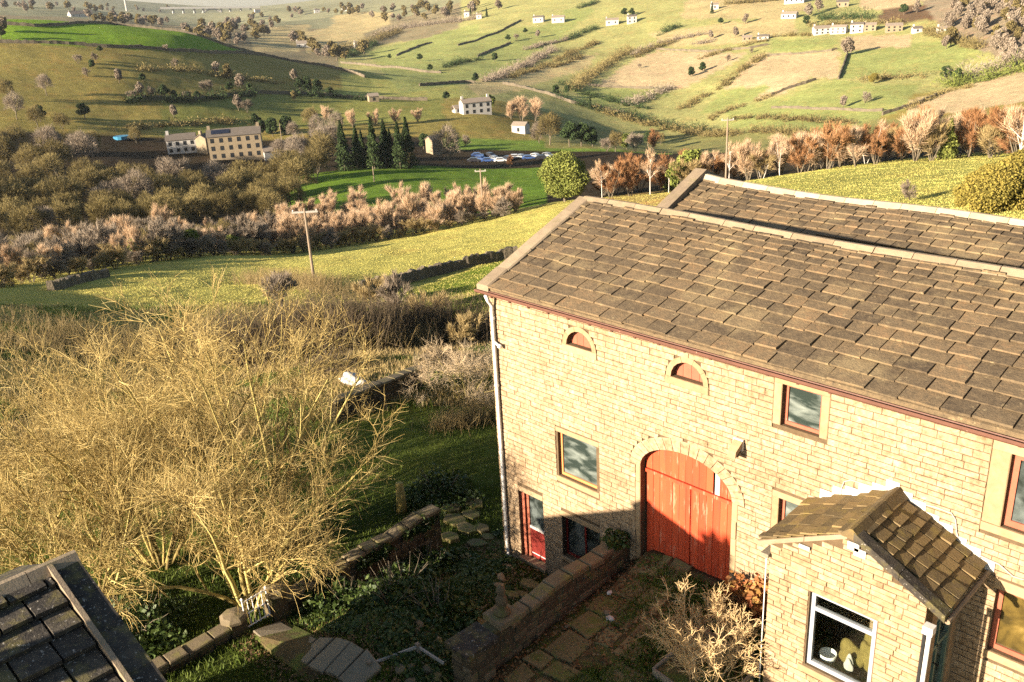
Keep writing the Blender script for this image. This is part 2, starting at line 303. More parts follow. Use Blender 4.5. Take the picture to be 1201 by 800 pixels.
def inpoly(px, py, poly):
    r = np.zeros(px.shape, bool); n = len(poly)
    for i in range(n):
        x0, y0 = poly[i]; x1, y1 = poly[(i+1) % n]
        c = ((y0 > py) != (y1 > py)) & (px < (x1-x0)*(py-y0)/((y1-y0) or 1e-9)+x0); r ^= c
    return r
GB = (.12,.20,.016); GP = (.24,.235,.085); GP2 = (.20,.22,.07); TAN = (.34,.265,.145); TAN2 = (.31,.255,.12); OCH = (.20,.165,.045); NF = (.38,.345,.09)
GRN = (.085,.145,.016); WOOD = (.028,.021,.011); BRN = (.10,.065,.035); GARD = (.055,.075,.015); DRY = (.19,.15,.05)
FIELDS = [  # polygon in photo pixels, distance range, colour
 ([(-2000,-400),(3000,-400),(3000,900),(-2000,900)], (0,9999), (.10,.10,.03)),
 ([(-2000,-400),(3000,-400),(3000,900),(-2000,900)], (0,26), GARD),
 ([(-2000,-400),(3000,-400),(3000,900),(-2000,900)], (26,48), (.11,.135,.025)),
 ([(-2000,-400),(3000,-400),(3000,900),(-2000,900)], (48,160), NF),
 ([(300,365),(560,340),(575,430),(300,470)], (48,75), (.08,.12,.018)),
 ([(470,345),(600,300),(600,385),(520,385)], (55,100), (.12,.16,.02)),
 ([(700,120),(1300,120),(1300,260),(880,260),(700,260)], (60,150), (.26,.26,.065)),
 ([(690,200),(900,200),(800,245),(690,245)], (60,170), (.25,.18,.06)),
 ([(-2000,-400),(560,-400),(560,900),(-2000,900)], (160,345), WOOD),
 ([(330,198),(640,190),(640,250),(330,250)], (160,270), GRN),
 ([(500,128),(700,120),(800,190),(640,190),(520,172)], (320,470), (.12,.18,.03)),
 ([(-2000,-400),(520,-400),(520,900),(-2000,900)], (345,600), OCH),
 ([(190,118),(520,95),(520,140),(190,160)], (345,600), (.16,.165,.042)),
 ([(400,85),(560,85),(560,116),(400,112)], (400,620), (.25,.25,.07)),
 ([(-400,15),(60,20),(130,26),(230,34),(340,62),(260,61),(130,55),(40,50),(-400,50)], (440,700), GB),
 ([(-400,-400),(560,-400),(560,900),(-400,900)], (640,1250), (.17,.145,.08)),
 ([(-400,-400),(560,-400),(560,900),(-400,900)], (1250,9999), (.18,.18,.10)),
 ([(285,33),(365,28),(350,60),(300,62)], (640,1400), TAN2), ([(350,40),(420,25),(430,52),(360,62)], (640,1400), TAN2),
 ([(390,14),(460,14),(455,30),(420,40),(390,36)], (640,1600), TAN2), ([(400,60),(560,35),(620,20),(600,60),(560,90),(440,95),(395,85)], (560,1300), GP),
 ([(540,-60),(1400,-90),(1400,240),(540,240)], (470,3000), GP), 
 ([(640,140),(1400,140),(1400,240),(640,240)], (330,470), (.18,.175,.06)),
 ([(430,60),(640,10),(700,10),(640,60),(560,95),(470,110)], (470,1300), GP2),
 ([(600,-60),(760,-60),(640,30),(560,40)], (600,2000), GP),
 ([(545,98),(630,80),(700,62),(690,80),(600,108),(560,112)], (420,900), TAN2),
 ([(700,100),(745,68),(770,60),(880,62),(850,80),(800,104),(760,104)], (420,900), TAN),
 ([(760,40),(840,28),(930,20),(935,40),(880,50),(790,56)], (420,1100), TAN2),
 ([(885,64),(985,60),(982,92),(950,92),(905,115),(835,120),(860,95)], (420,900), TAN),
 ([(820,-60),(1010,-60),(930,22),(800,22)], (600,2000), TAN2),
 ([(990,62),(1080,50),(1160,46),(1165,58),(1105,85),(985,93)], (380,900), GP2),
 ([(905,48),(985,44),(978,58),(900,62)], (420,900), GP2),
 ([(905,117),(980,92),(1020,100),(1080,98),(1060,128),(970,160),(850,150),(850,130)], (380,700), GP2),
 ([(850,105),(905,100),(880,120),(820,135)], (380,700), GP2),
 ([(672,104),(760,106),(790,112),(740,122),(690,122)], (400,800), GP2),
 ([(1065,118),(1210,82),(1210,118),(1060,142)], (330,700), TAN), ([(985,44),(1070,40),(1070,55),(990,60)], (420,900), TAN),
 ([(1022,28),(1040,8),(1092,6),(1095,24)], (420,1100), BRN),
 ([(1040,-60),(1300,-60),(1300,100),(1150,60),(1100,30)], (400,2000), (.2,.16,.10)),
 ([(1010,-2),(1110,-4),(1060,8),(1010,12)], (500,1500), TAN),
]
def build_terrain():
    az = np.concatenate([np.radians(np.arange(-180, -34, 2.)), np.radians(np.arange(-34, 34.01, .2)), np.radians(np.arange(36, 180.1, 2.))])
    D = np.concatenate([np.exp(np.arange(math.log(2.6), math.log(7000), .0125))])
    A, DD = np.meshgrid(az, D); X = CAM[0]+np.sin(A+YAW)*DD; Y = CAM[1]+np.cos(A+YAW)*DD; Z = H(X, Y)
    d = np.stack([X-CAM[0], Y-CAM[1], Z-CAM[2]], -1); zz = d@AXF; zz = np.where(zz < 1, 1, zz)
    U = 600.5+FPX*(d@AXR)/zz; V = 400-FPX*(d@AXU)/zz
    wob = 3*(_vnoise(X, Y, .06, 9)-.5)
    C = np.zeros(X.shape+(3,), np.float32)
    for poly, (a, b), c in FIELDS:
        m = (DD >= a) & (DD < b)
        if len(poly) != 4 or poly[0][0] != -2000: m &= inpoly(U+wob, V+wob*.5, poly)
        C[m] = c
    nv = X.size; nr, nc = X.shape
    me = bpy.data.meshes.new('ground')
    co = np.stack([X, Y, Z], -1).reshape(-1, 3).astype(np.float32)
    idx = np.arange(nv).reshape(nr, nc); q = np.stack([idx[:-1, :-1], idx[:-1, 1:], idx[1:, 1:], idx[1:, :-1]], -1).reshape(-1, 4)[:, ::-1]
    me.vertices.add(nv); me.vertices.foreach_set('co', co.ravel()); me.loops.add(q.size); me.loops.foreach_set('vertex_index', q.ravel().astype(np.int32))
    me.polygons.add(len(q)); me.polygons.foreach_set('loop_start', np.arange(0, q.size, 4, dtype=np.int32)); me.polygons.foreach_set('use_smooth', np.ones(len(q), bool))
    me.update(calc_edges=True); me.validate()
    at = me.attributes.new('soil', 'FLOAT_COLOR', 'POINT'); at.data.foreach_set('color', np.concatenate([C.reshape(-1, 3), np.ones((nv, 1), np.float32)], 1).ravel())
    o = bpy.data.objects.new('ground', me); COL.objects.link(o); o['kind'] = 'structure'
    m = bpy.data.materials.new('ground'); m.use_nodes = True; nt = m.node_tree; nt.nodes.clear(); L = nt.links.new
    out = _n(nt, 'OutputMaterial'); b = _n(nt, 'BsdfPrincipled'); b.inputs['Roughness'].default_value = 1; b.inputs['Specular IOR Level'].default_value = .05
    ge = _n(nt, 'NewGeometry'); atn = _n(nt, 'Attribute'); atn.attribute_name = 'soil'; col = atn.outputs['Color']
    for s, lo, hi in ((.35, .72, 1.28), (.035, .80, 1.2), (3.5, .75, 1.25)):
        n = _n(nt, 'TexNoise'); n.inputs['Scale'].default_value = s; n.inputs['Detail'].default_value = 6; n.inputs['Roughness'].default_value = .7; L(ge.outputs['Position'], n.inputs['Vector'])
        mr = _n(nt, 'MapRange'); mr.inputs[1].default_value = .3; mr.inputs[2].default_value = .7; mr.inputs[3].default_value = lo; mr.inputs[4].default_value = hi; L(n.outputs[0], mr.inputs[0])
        mc = _n(nt, 'Mix', data_type='RGBA', blend_type='MULTIPLY'); mc.inputs[0].default_value = 1; L(col, mc.inputs[6]); L(mr.outputs[0], mc.inputs[7]); col = mc.outputs[2]
    # patches of dead straw-coloured grass
    n = _n(nt, 'TexNoise'); n.inputs['Scale'].default_value = .12; n.inputs['Detail'].default_value = 8; n.inputs['Roughness'].default_value = .75; L(ge.outputs['Position'], n.inputs['Vector'])
    mr = _n(nt, 'MapRange'); mr.inputs[1].default_value = .50; mr.inputs[2].default_value = .66; mr.inputs[4].default_value = .55; L(n.outputs[0], mr.inputs[0])
    mul = _n(nt, 'Mix', data_type='RGBA', blend_type='MULTIPLY'); mul.inputs[0].default_value = 1; L(col, mul.inputs[6]); mul.inputs[7].default_value = (1.45, 1.05, 1.1, 1)
    mc = _n(nt, 'Mix', data_type='RGBA'); L(mr.outputs[0], mc.inputs[0]); L(col, mc.inputs[6]); L(mul.outputs[2], mc.inputs[7]); L(mc.outputs[2], b.inputs['Base Color'])
    n1 = _n(nt, 'TexNoise'); n1.inputs['Scale'].default_value = 2.2; n1.inputs['Detail'].default_value = 8; n1.inputs['Roughness'].default_value = .8; L(ge.outputs['Position'], n1.inputs['Vector'])
    bp = _n(nt, 'Bump'); bp.inputs['Strength'].default_value = 1; bp.inputs['Distance'].default_value = .35; L(n1.outputs[0], bp.inputs['Height']); L(bp.outputs[0], b.inputs['Normal'])
    L(b.outputs[0], out.inputs[0]); me.materials.append(m)
    return o
build_terrain()
# ================================================================== BUILDING HELPERS
def Pfront(y0): return lambda s, t, o: (s, y0-o, t)          # wall facing -Y
def Pright(x0): return lambda s, t, o: (x0+o, s, t)          # wall facing +X, s runs along Y
def Pleft(x0): return lambda s, t, o: (x0-o, s, t)
def Pback(y0): return lambda s, t, o: (s, y0+o, t)
def block(mb, P, s0, s1, t0, t1, out, dep, ch, rng, t=None, jit=.004):
    j = lambda: rng.uniform(-jit, jit)
    c = ch
    vs = [P(s0+c+j(), t0+c+j(), out+j()), P(s1-c+j(), t0+c+j(), out+j()), P(s1-c+j(), t1-c+j(), out+j()), P(s0+c+j(), t1-c+j(), out+j()),
          P(s0+j(), t0+j(), out-c), P(s1+j(), t0+j(), out-c), P(s1+j(), t1+j(), out-c), P(s0+j(), t1+j(), out-c),
          P(s0, t0, out-dep), P(s1, t0, out-dep), P(s1, t1, out-dep), P(s0, t1, out-dep)]
    fs = [(0,1,2,3)]
    for k in range(4):
        a, b = k, (k+1) % 4; fs.append((b, a, a+4, b+4)); fs.append((b+4, a+4, a+8, b+8))
    mb.add(vs, fs, rng.random() if t is None else t)
def holed(P, outer, holes, thick, mat, name, parent):
    # flat wall with openings, extruded by thick inwards
    bm = bmesh.new(); ed = []
    for loop in [outer]+holes:
        vs = [bm.verts.new(P(s, t, 0)) for s, t in loop]
        for i in range(len(vs)): ed.append(bm.edges.new((vs[i], vs[(i+1) % len(vs)])))
    bmesh.ops.triangle_fill(bm, use_beauty=True, use_dissolve=False, edges=ed)
    r = bmesh.ops.extrude_face_region(bm, geom=bm.faces[:])
    p0 = np.array(P(0, 0, 0)); p1 = np.array(P(0, 0, -thick)); d = Vector(p1-p0)
    bmesh.ops.translate(bm, verts=[v for v in r['geom'] if isinstance(v, bmesh.types.BMVert)], vec=d)
    bmesh.ops.recalc_face_normals(bm, faces=bm.faces[:])
    me = bpy.data.meshes.new(name); bm.to_mesh(me); bm.free(); me.materials.append(mat)
    o = bpy.data.objects.new(name, me); COL.objects.link(o)
    if parent: o.parent = parent
    return o
def courses(rng, P, s0, s1, tops, t0, t1, holes, wr, hr, out=.0, dep=.05, ch=.012, gap=.008, outj=.008, bed=None):
    # yields blocks laid in courses; holes: list of f(ta,tb)->(a,b) or None; tops: f(s)->max t (for gables)
    res = []; t = t0; bd = bed or gap
    while t < t1-.04:
        h = rng.uniform(*hr); tb = min(t+h, t1)
        if t1-tb < .06: tb = t1
        cuts = sorted([c for c in (f(t, tb) for f in holes) if c])
        iv = []; a = s0
        for c in cuts:
            if c[0] > a: iv.append((a, min(c[0], s1)))
            a = max(a, c[1])
        if a < s1: iv.append((a, s1))
        for a, b in iv:
            x = a
            while x < b-.02:
                w = rng.uniform(*wr)*(1.0 if rng.random() > .15 else .6); e = min(x+w, b)
                if b-e < wr[0]*.5: e = b
                if tops is None or min(tops(x), tops(e)) > tb-.01: res.append((x+gap/2, e-gap/2, t+bd/2, tb-bd/2))
                elif tops is not None and min(tops(x), tops(e)) > t+.05: res.append((x+gap/2, e-gap/2, t+gap/2, min(tops(x), tops(e))-.01))
                x = e
        t = tb
    return res
def lay(rng, P, rects, parent, mat, name, keep, out=.01, dep=.06, ch=.012, outj=.008, jit=.004, occl=None):
    # largest `keep` blocks in the picture as parts, the rest joined
    sc = []
    for r in rects:
        c = P((r[0]+r[1])/2, (r[2]+r[3])/2, out); u, v, z = pj(c); vis = 0 < u < 1201 and 0 < v < 800 and z > 0
        if vis and occl and occl(c, u, v): vis = False
        sc.append((r[1]-r[0])*(r[3]-r[2])/max(z, 1)**2 if vis else 0)
    order = sorted(range(len(rects)), key=lambda i: -sc[i]); top = set(i for i in order[:keep] if sc[i] > 0); rest = MB(); n = 0
    for i, r in enumerate(rects):
        mb = MB() if i in top else rest
        block(mb, P, *r, out+rng.uniform(-outj, outj), dep, ch, rng, jit=jit)
        if i in top: mb.build(name, MATS[mat], parent)
    if rest.V: rest.build(name+'s_far', MATS[mat], parent, kind='stuff')
def rect(x0, x1, z0, z1): return [(x0, z0), (x1, z0), (x1, z1), (x0, z1)]
def hole_rect(x0, x1, z0, z1): return lambda a, b: (x0, x1) if b > z0+.01 and a < z1-.01 else None
def window(parent, P, x0, x1, z0, z1, rec, fm, pm, fw=.07, mull=(), trans=(), fd=.06, name='window', two=True):
    mb = MB()
    def fr(a, b, c, d): 
        vs = [P(s, t, -o) for o in (rec, rec+fd) for s, t in ((a, c), (b, c), (b, d), (a, d))]
        mb.add(vs, [(0,1,2,3),(7,6,5,4),(0,4,5,1),(1,5,6,2),(2,6,7,3),(3,7,4,0)])
    fr(x0, x0+fw, z0, z1); fr(x1-fw, x1, z0, z1); fr(x0+fw, x1-fw, z0, z0+fw); fr(x0+fw, x1-fw, z1-fw, z1)
    for m in mull: fr(m-fw*.4, m+fw*.4, z0+fw, z1-fw)
    for m in trans: fr(x0+fw, x1-fw, m-fw*.45, m+fw*.45)
    w = mb.build(name, MATS[fm], parent)
    xs = [x0+fw]+list(mull)+[x1-fw]; zs = [z0+fw]+list(trans)+[z1-fw]
    for i in range(len(xs)-1):
        for j in range(len(zs)-1):
            g = MB(); o = rec+fd*.55
            g.add([P(xs[i], zs[j], -o), P(xs[i+1], zs[j], -o), P(xs[i+1], zs[j+1], -o), P(xs[i], zs[j+1], -o), P(xs[i], zs[j], -o-.006), P(xs[i+1], zs[j], -o-.006), P(xs[i+1], zs[j+1], -o-.006), P(xs[i], zs[j+1], -o-.006)],
                  [(0,1,2,3),(7,6,5,4),(0,4,5,1),(1,5,6,2),(2,6,7,3),(3,7,4,0)]); g.build('pane', MATS[pm], w)
    return w
def stone(parent, P, s0, s1, t0, t1, out, mat, name, rng, dep=.3, ch=.012):
    mb = MB(); block(mb, P, s0, s1, t0, t1, out, dep, ch, rng, jit=.003); return mb.build(name, MATS[mat], parent)
def arch_pts(cx, zb, hw, rise, a0=180, a1=0, n=16):
    return [(cx+hw*math.cos(math.radians(a0+(a1-a0)*i/n)), zb+rise*math.sin(math.radians(a0+(a1-a0)*i/n))) for i in range(n+1)]
def voussoirs(parent, P, cx, zb, hw, rise, wid, n, out, mat, rng, dep=.25):
    for i in range(n):
        g = .4; A = arch_pts(cx, zb, hw, rise, 180-180*i/n-g, 180-180*(i+1)/n+g, 2); B = arch_pts(cx, zb, hw+wid, rise+wid, 180-180*i/n-g*.6, 180-180*(i+1)/n+g*.6, 2)
        loop = A+B[::-1]; o = out+rng.uniform(-.004, .004); mb = MB()
        mb.poly([P(s, t, o) for s, t in loop][::-1], np.array(P(0, 0, -dep))-np.array(P(0, 0, 0)), rng.random()); mb.build('voussoir', MATS[mat], parent)
def slates(rng, R, x0, x1, exps, wid, parent, mat, keep, thick=.03, lift=.03, name='slate', occl=None, gap=.018, upx=None, trim=None):
    # R(x,s,h): point on the slope, s metres up from the eave, h metres off the deck
    tot = sum(exps); items = []; s = 0
    for ci, e in enumerate(exps):
        x = x0-rng.uniform(0, .3); w0 = wid(ci)
        while x < x1:
            w = w0*rng.uniform(.72, 1.3); a, b = max(x, x0), min(x+w, x1)
            if b-a > .1: items.append((a+gap/2, b-gap/2, s, min(s+e+.07, tot), rng.uniform(-.016, .022), rng.uniform(-.02, .02)))
            x += w
        s += e
    sc = []
    for it in items:
        c = R((it[0]+it[1])/2, (it[2]+it[3])/2, .03); u, v, z = pj(c); vis = 0 < u < 1201 and 0 < v < 800 and z > 0 and not (occl and occl(c, u, v)); sc.append((it[1]-it[0])*(it[3]-it[2])/z**2 if vis else 0)
    order = sorted(range(len(items)), key=lambda i: -sc[i]); top = set(i for i in order[:keep] if sc[i] > 0); rest = MB()
    for i, (a, b, s0, s1, dl, sk) in enumerate(items):
        mb = MB() if i in top else rest
        l = lift+dl; th = thick*rng.uniform(.8, 1.3); j = lambda: rng.uniform(-.007, .007); k = rng.uniform(-.006, .006)
        mb.add([R(a+j(), s0+j()+sk, l-k), R(b+j(), s0+j()+sk, l+k), R(b, s1, .002), R(a, s1, .002),
                R(a+j()+.004, s0+j()+sk+.006, l+th-k), R(b+j()-.004, s0+j()+sk+.006, l+th+k), R(b-.004, s1, th*.6), R(a+.004, s1, th*.6)],
               [(3,2,1,0),(4,5,6,7),(0,1,5,4),(1,2,6,5),(2,3,7,6),(3,0,4,7)], rng.random())
        if i in top: mb.build(name, MATS[mat], parent)
    if rest.V: rest.build(name+'s_far', MATS[mat], parent, kind='stuff')

# ================================================================== THE BARN
rg = random.Random(7)
XE = 16.5
barn = thing('stone_barn', 'long two storey sandstone barn with red arched cart door and stone slate roof', 'barn')
PF = Pfront(0.)
GX0, GX1, GZS, GRISE = 4.67, 7.03, 4.50, .70; GCX = (GX0+GX1)/2; GHW = (GX1-GX0)/2
HM = [(2.55, 3.33), (5.46, 6.27)]; HZ = 6.89
W1 = (2.15, 3.37, 3.33, 4.53); WG = (2.2, 3.45, 1.02, 2.2); SDR = (.67, 1.56, .32, 2.34); WU = (8.0, 8.79, 6.57, 7.43); WR = (12.0, 13.3, 6.02, 7.35)
q = aty(914, 584, 0); WP = (float(q[0]), float(q[0])+.95, float(q[2])-1.05, float(q[2]))
q = aty(1169, 690, 0); WL = (float(q[0]), float(q[0])+1.5, float(q[2])-1.25, float(q[2]))
arch = [(GX0, 1.9)]+[(s, t) for s, t in arch_pts(GCX, GZS, GHW, GRISE)]+[(GX1, 1.9)]
holes = [rect(*w) for w in (W1, WG, SDR, WU, WR, WP, WL)]+[arch]+[arch_pts((a+b)/2, HZ, (b-a)/2, (b-a)/2, n=10) for a, b in HM]
PC = lambda s, t, o: (s, .014-o, t)
fw = holed(PC, rect(0, XE, -.4, 7.66), holes, .5, MATS['mortar'], 'front_wall', barn)
def hole_arch(cx, zb, hw, rise, wid, z0):
    def f(a, b):
        m = (a+b)/2
        if b <= z0+.01 or m > zb+rise+wid: return None
        if m <= zb: return (cx-hw-(wid if z0 < zb-.5 and False else 0), cx+hw+(0))
        k = math.sqrt(max(0, 1-((m-zb)/(rise+wid))**2)); return (cx-(hw+wid)*k, cx+(hw+wid)*k)
    return f
JW = .16
hl = [hole_rect(W1[0]-.06, W1[1]+.10, W1[2]-.16, W1[3]+.14), hole_rect(WG[0], WG[1], WG[2]-.12, WG[3]+.16), hole_rect(SDR[0]-.0, SDR[1]+.0, 0, SDR[3]+.15),
      hole_rect(WU[0]-.17, WU[1]+.17, WU[2], WU[3]+.20), hole_rect(WR[0]-.30, WR[1]+.3, WR[2]-.16, WR[3]+.2), hole_rect(WP[0]-.15, WP[1]+.15, WP[2]-.14, WP[3]+.15),
      hole_rect(WL[0], WL[1]+.2, WL[2]-.16, WL[3]+.2), hole_rect(GX0-.14, GX1+.14, 1.9, GZS), hole_arch(GCX, GZS, GHW, GRISE, .30, 4.5)]
for a, b in HM: hl += [hole_arch((a+b)/2, HZ, (b-a)/2, (b-a)/2, .13, HZ), hole_rect(a-.14, b+.14, HZ-.17, HZ)]
rects = courses(rg, PF, 0, XE, None, -.3, 7.62, hl, (.22, .48), (.10, .152), gap=.005, bed=.014)
def occ_barn(c, u, v):
    return (8.6 < c[0] < 12 and c[2] < 5.0+.4) or (c[2] < 2.6 and c[0] > 3.4)
lay(rg, PF, rects, fw, 'wall_block', 'stone_block', 290, occl=occ_barn, out=.012, outj=.006, ch=.007, jit=.0025)
# gable end, back and floor mass of the barn
mb = MB(); mb.poly([(.02, .5, -2.5), (.02, 6.6, -2.5), (.02, 6.6, 7.95), (.02, 3.54, 9.2), (.02, .5, 8.0)], (.45, 0, 0)); mb.build('gable_wall', MATS['wall_block'], barn)
mb = MB(); mb.box(.47, XE, 6.2, 6.6, -2.5, 7.9); mb.build('back_wall', MATS['wall_block'], barn)
mb = MB(); mb.poly([(XE-.45, .5, -1), (XE-.45, 6.2, -1), (XE-.45, 6.2, 7.95), (XE-.45, 3.54, 9.1), (XE-.45, .5, 7.8)], (.45, 0, 0)); mb.build('end_wall', MATS['wall_block'], barn)
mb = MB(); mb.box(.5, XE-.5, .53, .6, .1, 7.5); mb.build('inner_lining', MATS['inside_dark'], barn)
# dressed stone round the openings
def surround(w, l=.14, s=.14, jw=0., jr=None, ext=.1, mat='dressed', lin=True, sill=True):
    x0, x1, z0, z1 = w; jr = jw if jr is None else jr
    if lin: stone(barn, PF, x0-max(jw, .05), x1+max(jr, ext), z1+.002, z1+l, .016, mat, 'lintel', rg)
    if sill: stone(barn, PF, x0-max(jw, .05), x1+max(jr, ext), z0-s, z0-.002, .035, mat, 'sill', rg)
    if jw: stone(barn, PF, x0-jw, x0-.002, z0, z1, .013, mat, 'jamb', rg)
    if jr: stone(barn, PF, x1+.002, x1+jr, z0, z1, .013, mat, 'jamb', rg)
surround(W1, .13, .15); surround(WG, .15, .11, ext=.0); surround(WU, .19, .0, .165, .165, sill=False); surround(WR, .19, .15, .29); surround(WP, .14, .13, .15); surround(WL, .19, .15, ext=.2)
stone(barn, PF, SDR[0]-.0, SDR[1]+.0, SDR[3]+.002, SDR[3]+.145, .014, 'dressed', 'lintel', rg)
stone(barn, PF, SDR[0]-.05, SDR[1]+.05, SDR[2]-.16, SDR[2], .09, 'dressed', 'doorstep', rg)
for k in range(6):
    zz = 1.95+k*.425; stone(barn, PF, GX0-.14+rg.uniform(-.0, .02), GX0-.002, zz, zz+.42, .015, 'dressed', 'jamb', rg); stone(barn, PF, GX1+.002, GX1+.14-rg.uniform(0, .02), zz, zz+.42, .015, 'dressed', 'jamb', rg)
voussoirs(barn, PF, GCX, GZS, GHW, GRISE, .29, 19, .014, 'wall_block', rg)
for a, b in HM:
    c, r = (a+b)/2, (b-a)/2; voussoirs(barn, PF, c, HZ, r, r, .12, 5, .016, 'dressed', rg); stone(barn, PF, a-.13, b+.13, HZ-.165, HZ-.003, .03, 'dressed', 'sill', rg)
    # boarded half-round opening
    n = 4; 
    for k in range(n):
        x0 = a+(b-a)*k/n+.004; x1 = a+(b-a)*(k+1)/n-.004; top = lambda x: HZ+math.sqrt(max(0, r*r-(x-c)**2))+.01; m = (x0+x1)/2
        mb = MB(); mb.poly([PF(s, t, -.15) for s, t in ((x0, HZ), (x1, HZ), (x1, top(x1)), (m, top(m)), (x0, top(x0)))], (0, .03, 0), rg.random()); mb.build('shutter_board', MATS['red_trim'], barn)
# windows
window(barn, PF, *W1, .10, 'orange_trim', 'glass_dusty', fw=.07)
window(barn, PF, *WG, .14, 'dark_red_door', 'glass_dark', fw=.06, mull=(2.85,))
window(barn, PF, *WU, .12, 'red_trim', 'glass_dusty', fw=.07)
window(barn, PF, *WR, .10, 'red_trim', 'glass_dark', fw=.11)
window(barn, PF, *WP, .11, 'red_trim', 'glass_dusty', fw=.07)
glassy('glass_amber_reflection', (.17,.115,.025), .9, base=(.035,.025,.008), sc=1.6)  # amber patches paint the reflection of a sunlit stone wall into the glass
window(barn, PF, *WL, .11, 'red_trim', 'glass_amber_reflection', fw=.09, mull=(WL[0]+.75,))
# small door: frame, glazed top, panel, rail
x0, x1, z0, z1 = SDR; mb = MB()
mb.box(x0, x0+.11, .10, .2, z0, z1); mb.box(x1-.05, x1, .10, .2, z0, z1); mb.box(x0+.11, x1-.05, .10, .2, z1-.08, z1); mb.box(x0+.16, x0+.24, .13, .2, z0, z1-.08)
dr = mb.build('door', MATS['red_trim'], barn)
mb = MB(); mb.box(x0+.24, x1-.05, .145, .19, z0+.02, z0+.92); mb.build('door_panel', MATS['dark_red_door'], dr)
mb = MB(); mb.box(x0+.24, x1-.05, .125, .19, z0+.92, z0+.99); mb.box(x0+.26, x1-.06, .135, .145, z0+.15, z0+.17); mb.build('door_rail', MATS['pvc_white'], dr)
mb = MB(); mb.box(x0+.24, x1-.05, .16, .18, z0+.99, z1-.08); mb.build('pane', MATS['glass_dark'], dr)
# red cart door, plank by plank
def archtop(x): return GZS+GRISE*math.sqrt(max(0, 1-((x-GCX)/GHW)**2))
cd = MB(); cd.box(GX0+.01, GX1-.01, .22, .30, 1.9, GZS-.05); cart = cd.build('cart_door', MATS['dark_red_door'], barn)
ZR = 4.36; npk = 13; pw = (GX1-GX0-.08)/npk
for k in range(npk):
    a = GX0+.04+k*pw+.004; b = a+pw-.008; zb = 2.02+rg.uniform(0, .03)
    mb = MB(); yo = .185+rg.uniform(-.006, .006); mb.box(a, b, yo, yo+.03, zb, ZR-.02, rg.random()); mb.build('plank', MATS['red_paint'], cart)
for k in range(npk):
    a = GX0+.03+k*pw+.003; b = a+pw-.006; m = (a+b)/2
    if k == 10: a += .05
    yo = .175+rg.uniform(-.005, .005); mt = 'red_paint'
    ta, tb, tm = archtop(max(a, GX0+.03))-.005, archtop(min(b, GX1-.03))-.005, archtop(m)-.005
    if k == 10: mt = 'bleached_wood'; yo = .16
    mb = MB(); mb.poly([PF(s, t, -yo) for s, t in ((a, ZR+.05), (b, ZR+.05), (b, max(tb, ZR+.06)), (m, max(tm, ZR+.07)), (a, max(ta, ZR+.06)))], (0, .03, 0), rg.random()); mb.build('plank', MATS[mt], cart)
mb = MB(); mb.box(GX0+.02, GX1-.02, .14, .19, ZR-.05, ZR+.03, .2); mb.build('rail', MATS['red_paint'], cart)
mb = MB(); mb.box(GCX-.045, GCX+.045, .155, .187, 2.05, ZR-.055, .1); mb.build('meeting_stile', MATS['red_paint'], cart)
mb = MB(); mb.box(GX1-.10, GX1-.02, .155, .187, 2.05, ZR-.055, .2); mb.build('edge_stile', MATS['red_paint'], cart)
mb = MB(); mb.box(GX0+.03, GX1-.03, .12, .2, 1.96, 2.06); mb.build('bottom_board', MATS['old_wood'], cart)
# roof
ZE = 7.84
def zr1(x): return 9.31-.011*x+.03*math.sin(x*.7)
def R1(x, s, h):
    L = 4.02; k = s/L; y = -.22+3.76*k; z = ZE+(zr1(x)-.05-ZE)*k-.05*math.sin(math.pi*k)*(.6+.4*math.sin(x*.8)); return (x, y-h*.35, z+h*.93)
mb = MB(); xs = np.linspace(.28, XE, 30)
V = []; 
for x in xs:
    for s in np.linspace(0, 4.02, 8): V.append(R1(x, s, -.004))
    V.append((x, 6.3, 8.16)); V.append((x, 6.3, 7.9)); V.append((x, .2, 7.62)); V.append((x, -.2, 7.74))
n = 12; F = [tuple(i*n+k for k in ((j), (j+1) % n, ((j+1) % n)+n, j+n)) for i in range(len(xs)-1) for j in range(n)]
mb.add(V, F+[tuple(range(n)), tuple(range((len(xs)-1)*n, len(xs)*n))[::-1]]); roof = mb.build('roof', MATS['slate'], barn)
ex = [.40-.0155*i for i in range(14)]; k_ = 4.0/sum(ex); ex = [e*k_ for e in ex]
slates(rg, R1, .28, XE, ex, lambda c: .60-.019*c, roof, 'slate', 295, thick=.034, lift=.034)
x = .1
while x < XE:
    w = rg.uniform(.75, 1.0); e = min(x+w, XE); z = zr1(x)-.02; z2 = zr1(e)-.02; mb = MB(); dy = rg.uniform(-.015, .015); t = rg.random()
    pr = [(-.2, -.075), (-.04, .06), (.04, .06), (.2, -.075), (.16, -.14), (-.16, -.14)]
    mb.poly([(x+.008, 3.54+a+dy, z+b) for a, b in pr], (e-x-.016, 0, z2-z), t); mb.build('ridge_stone', MATS['ridge_stone'], roof); x = e
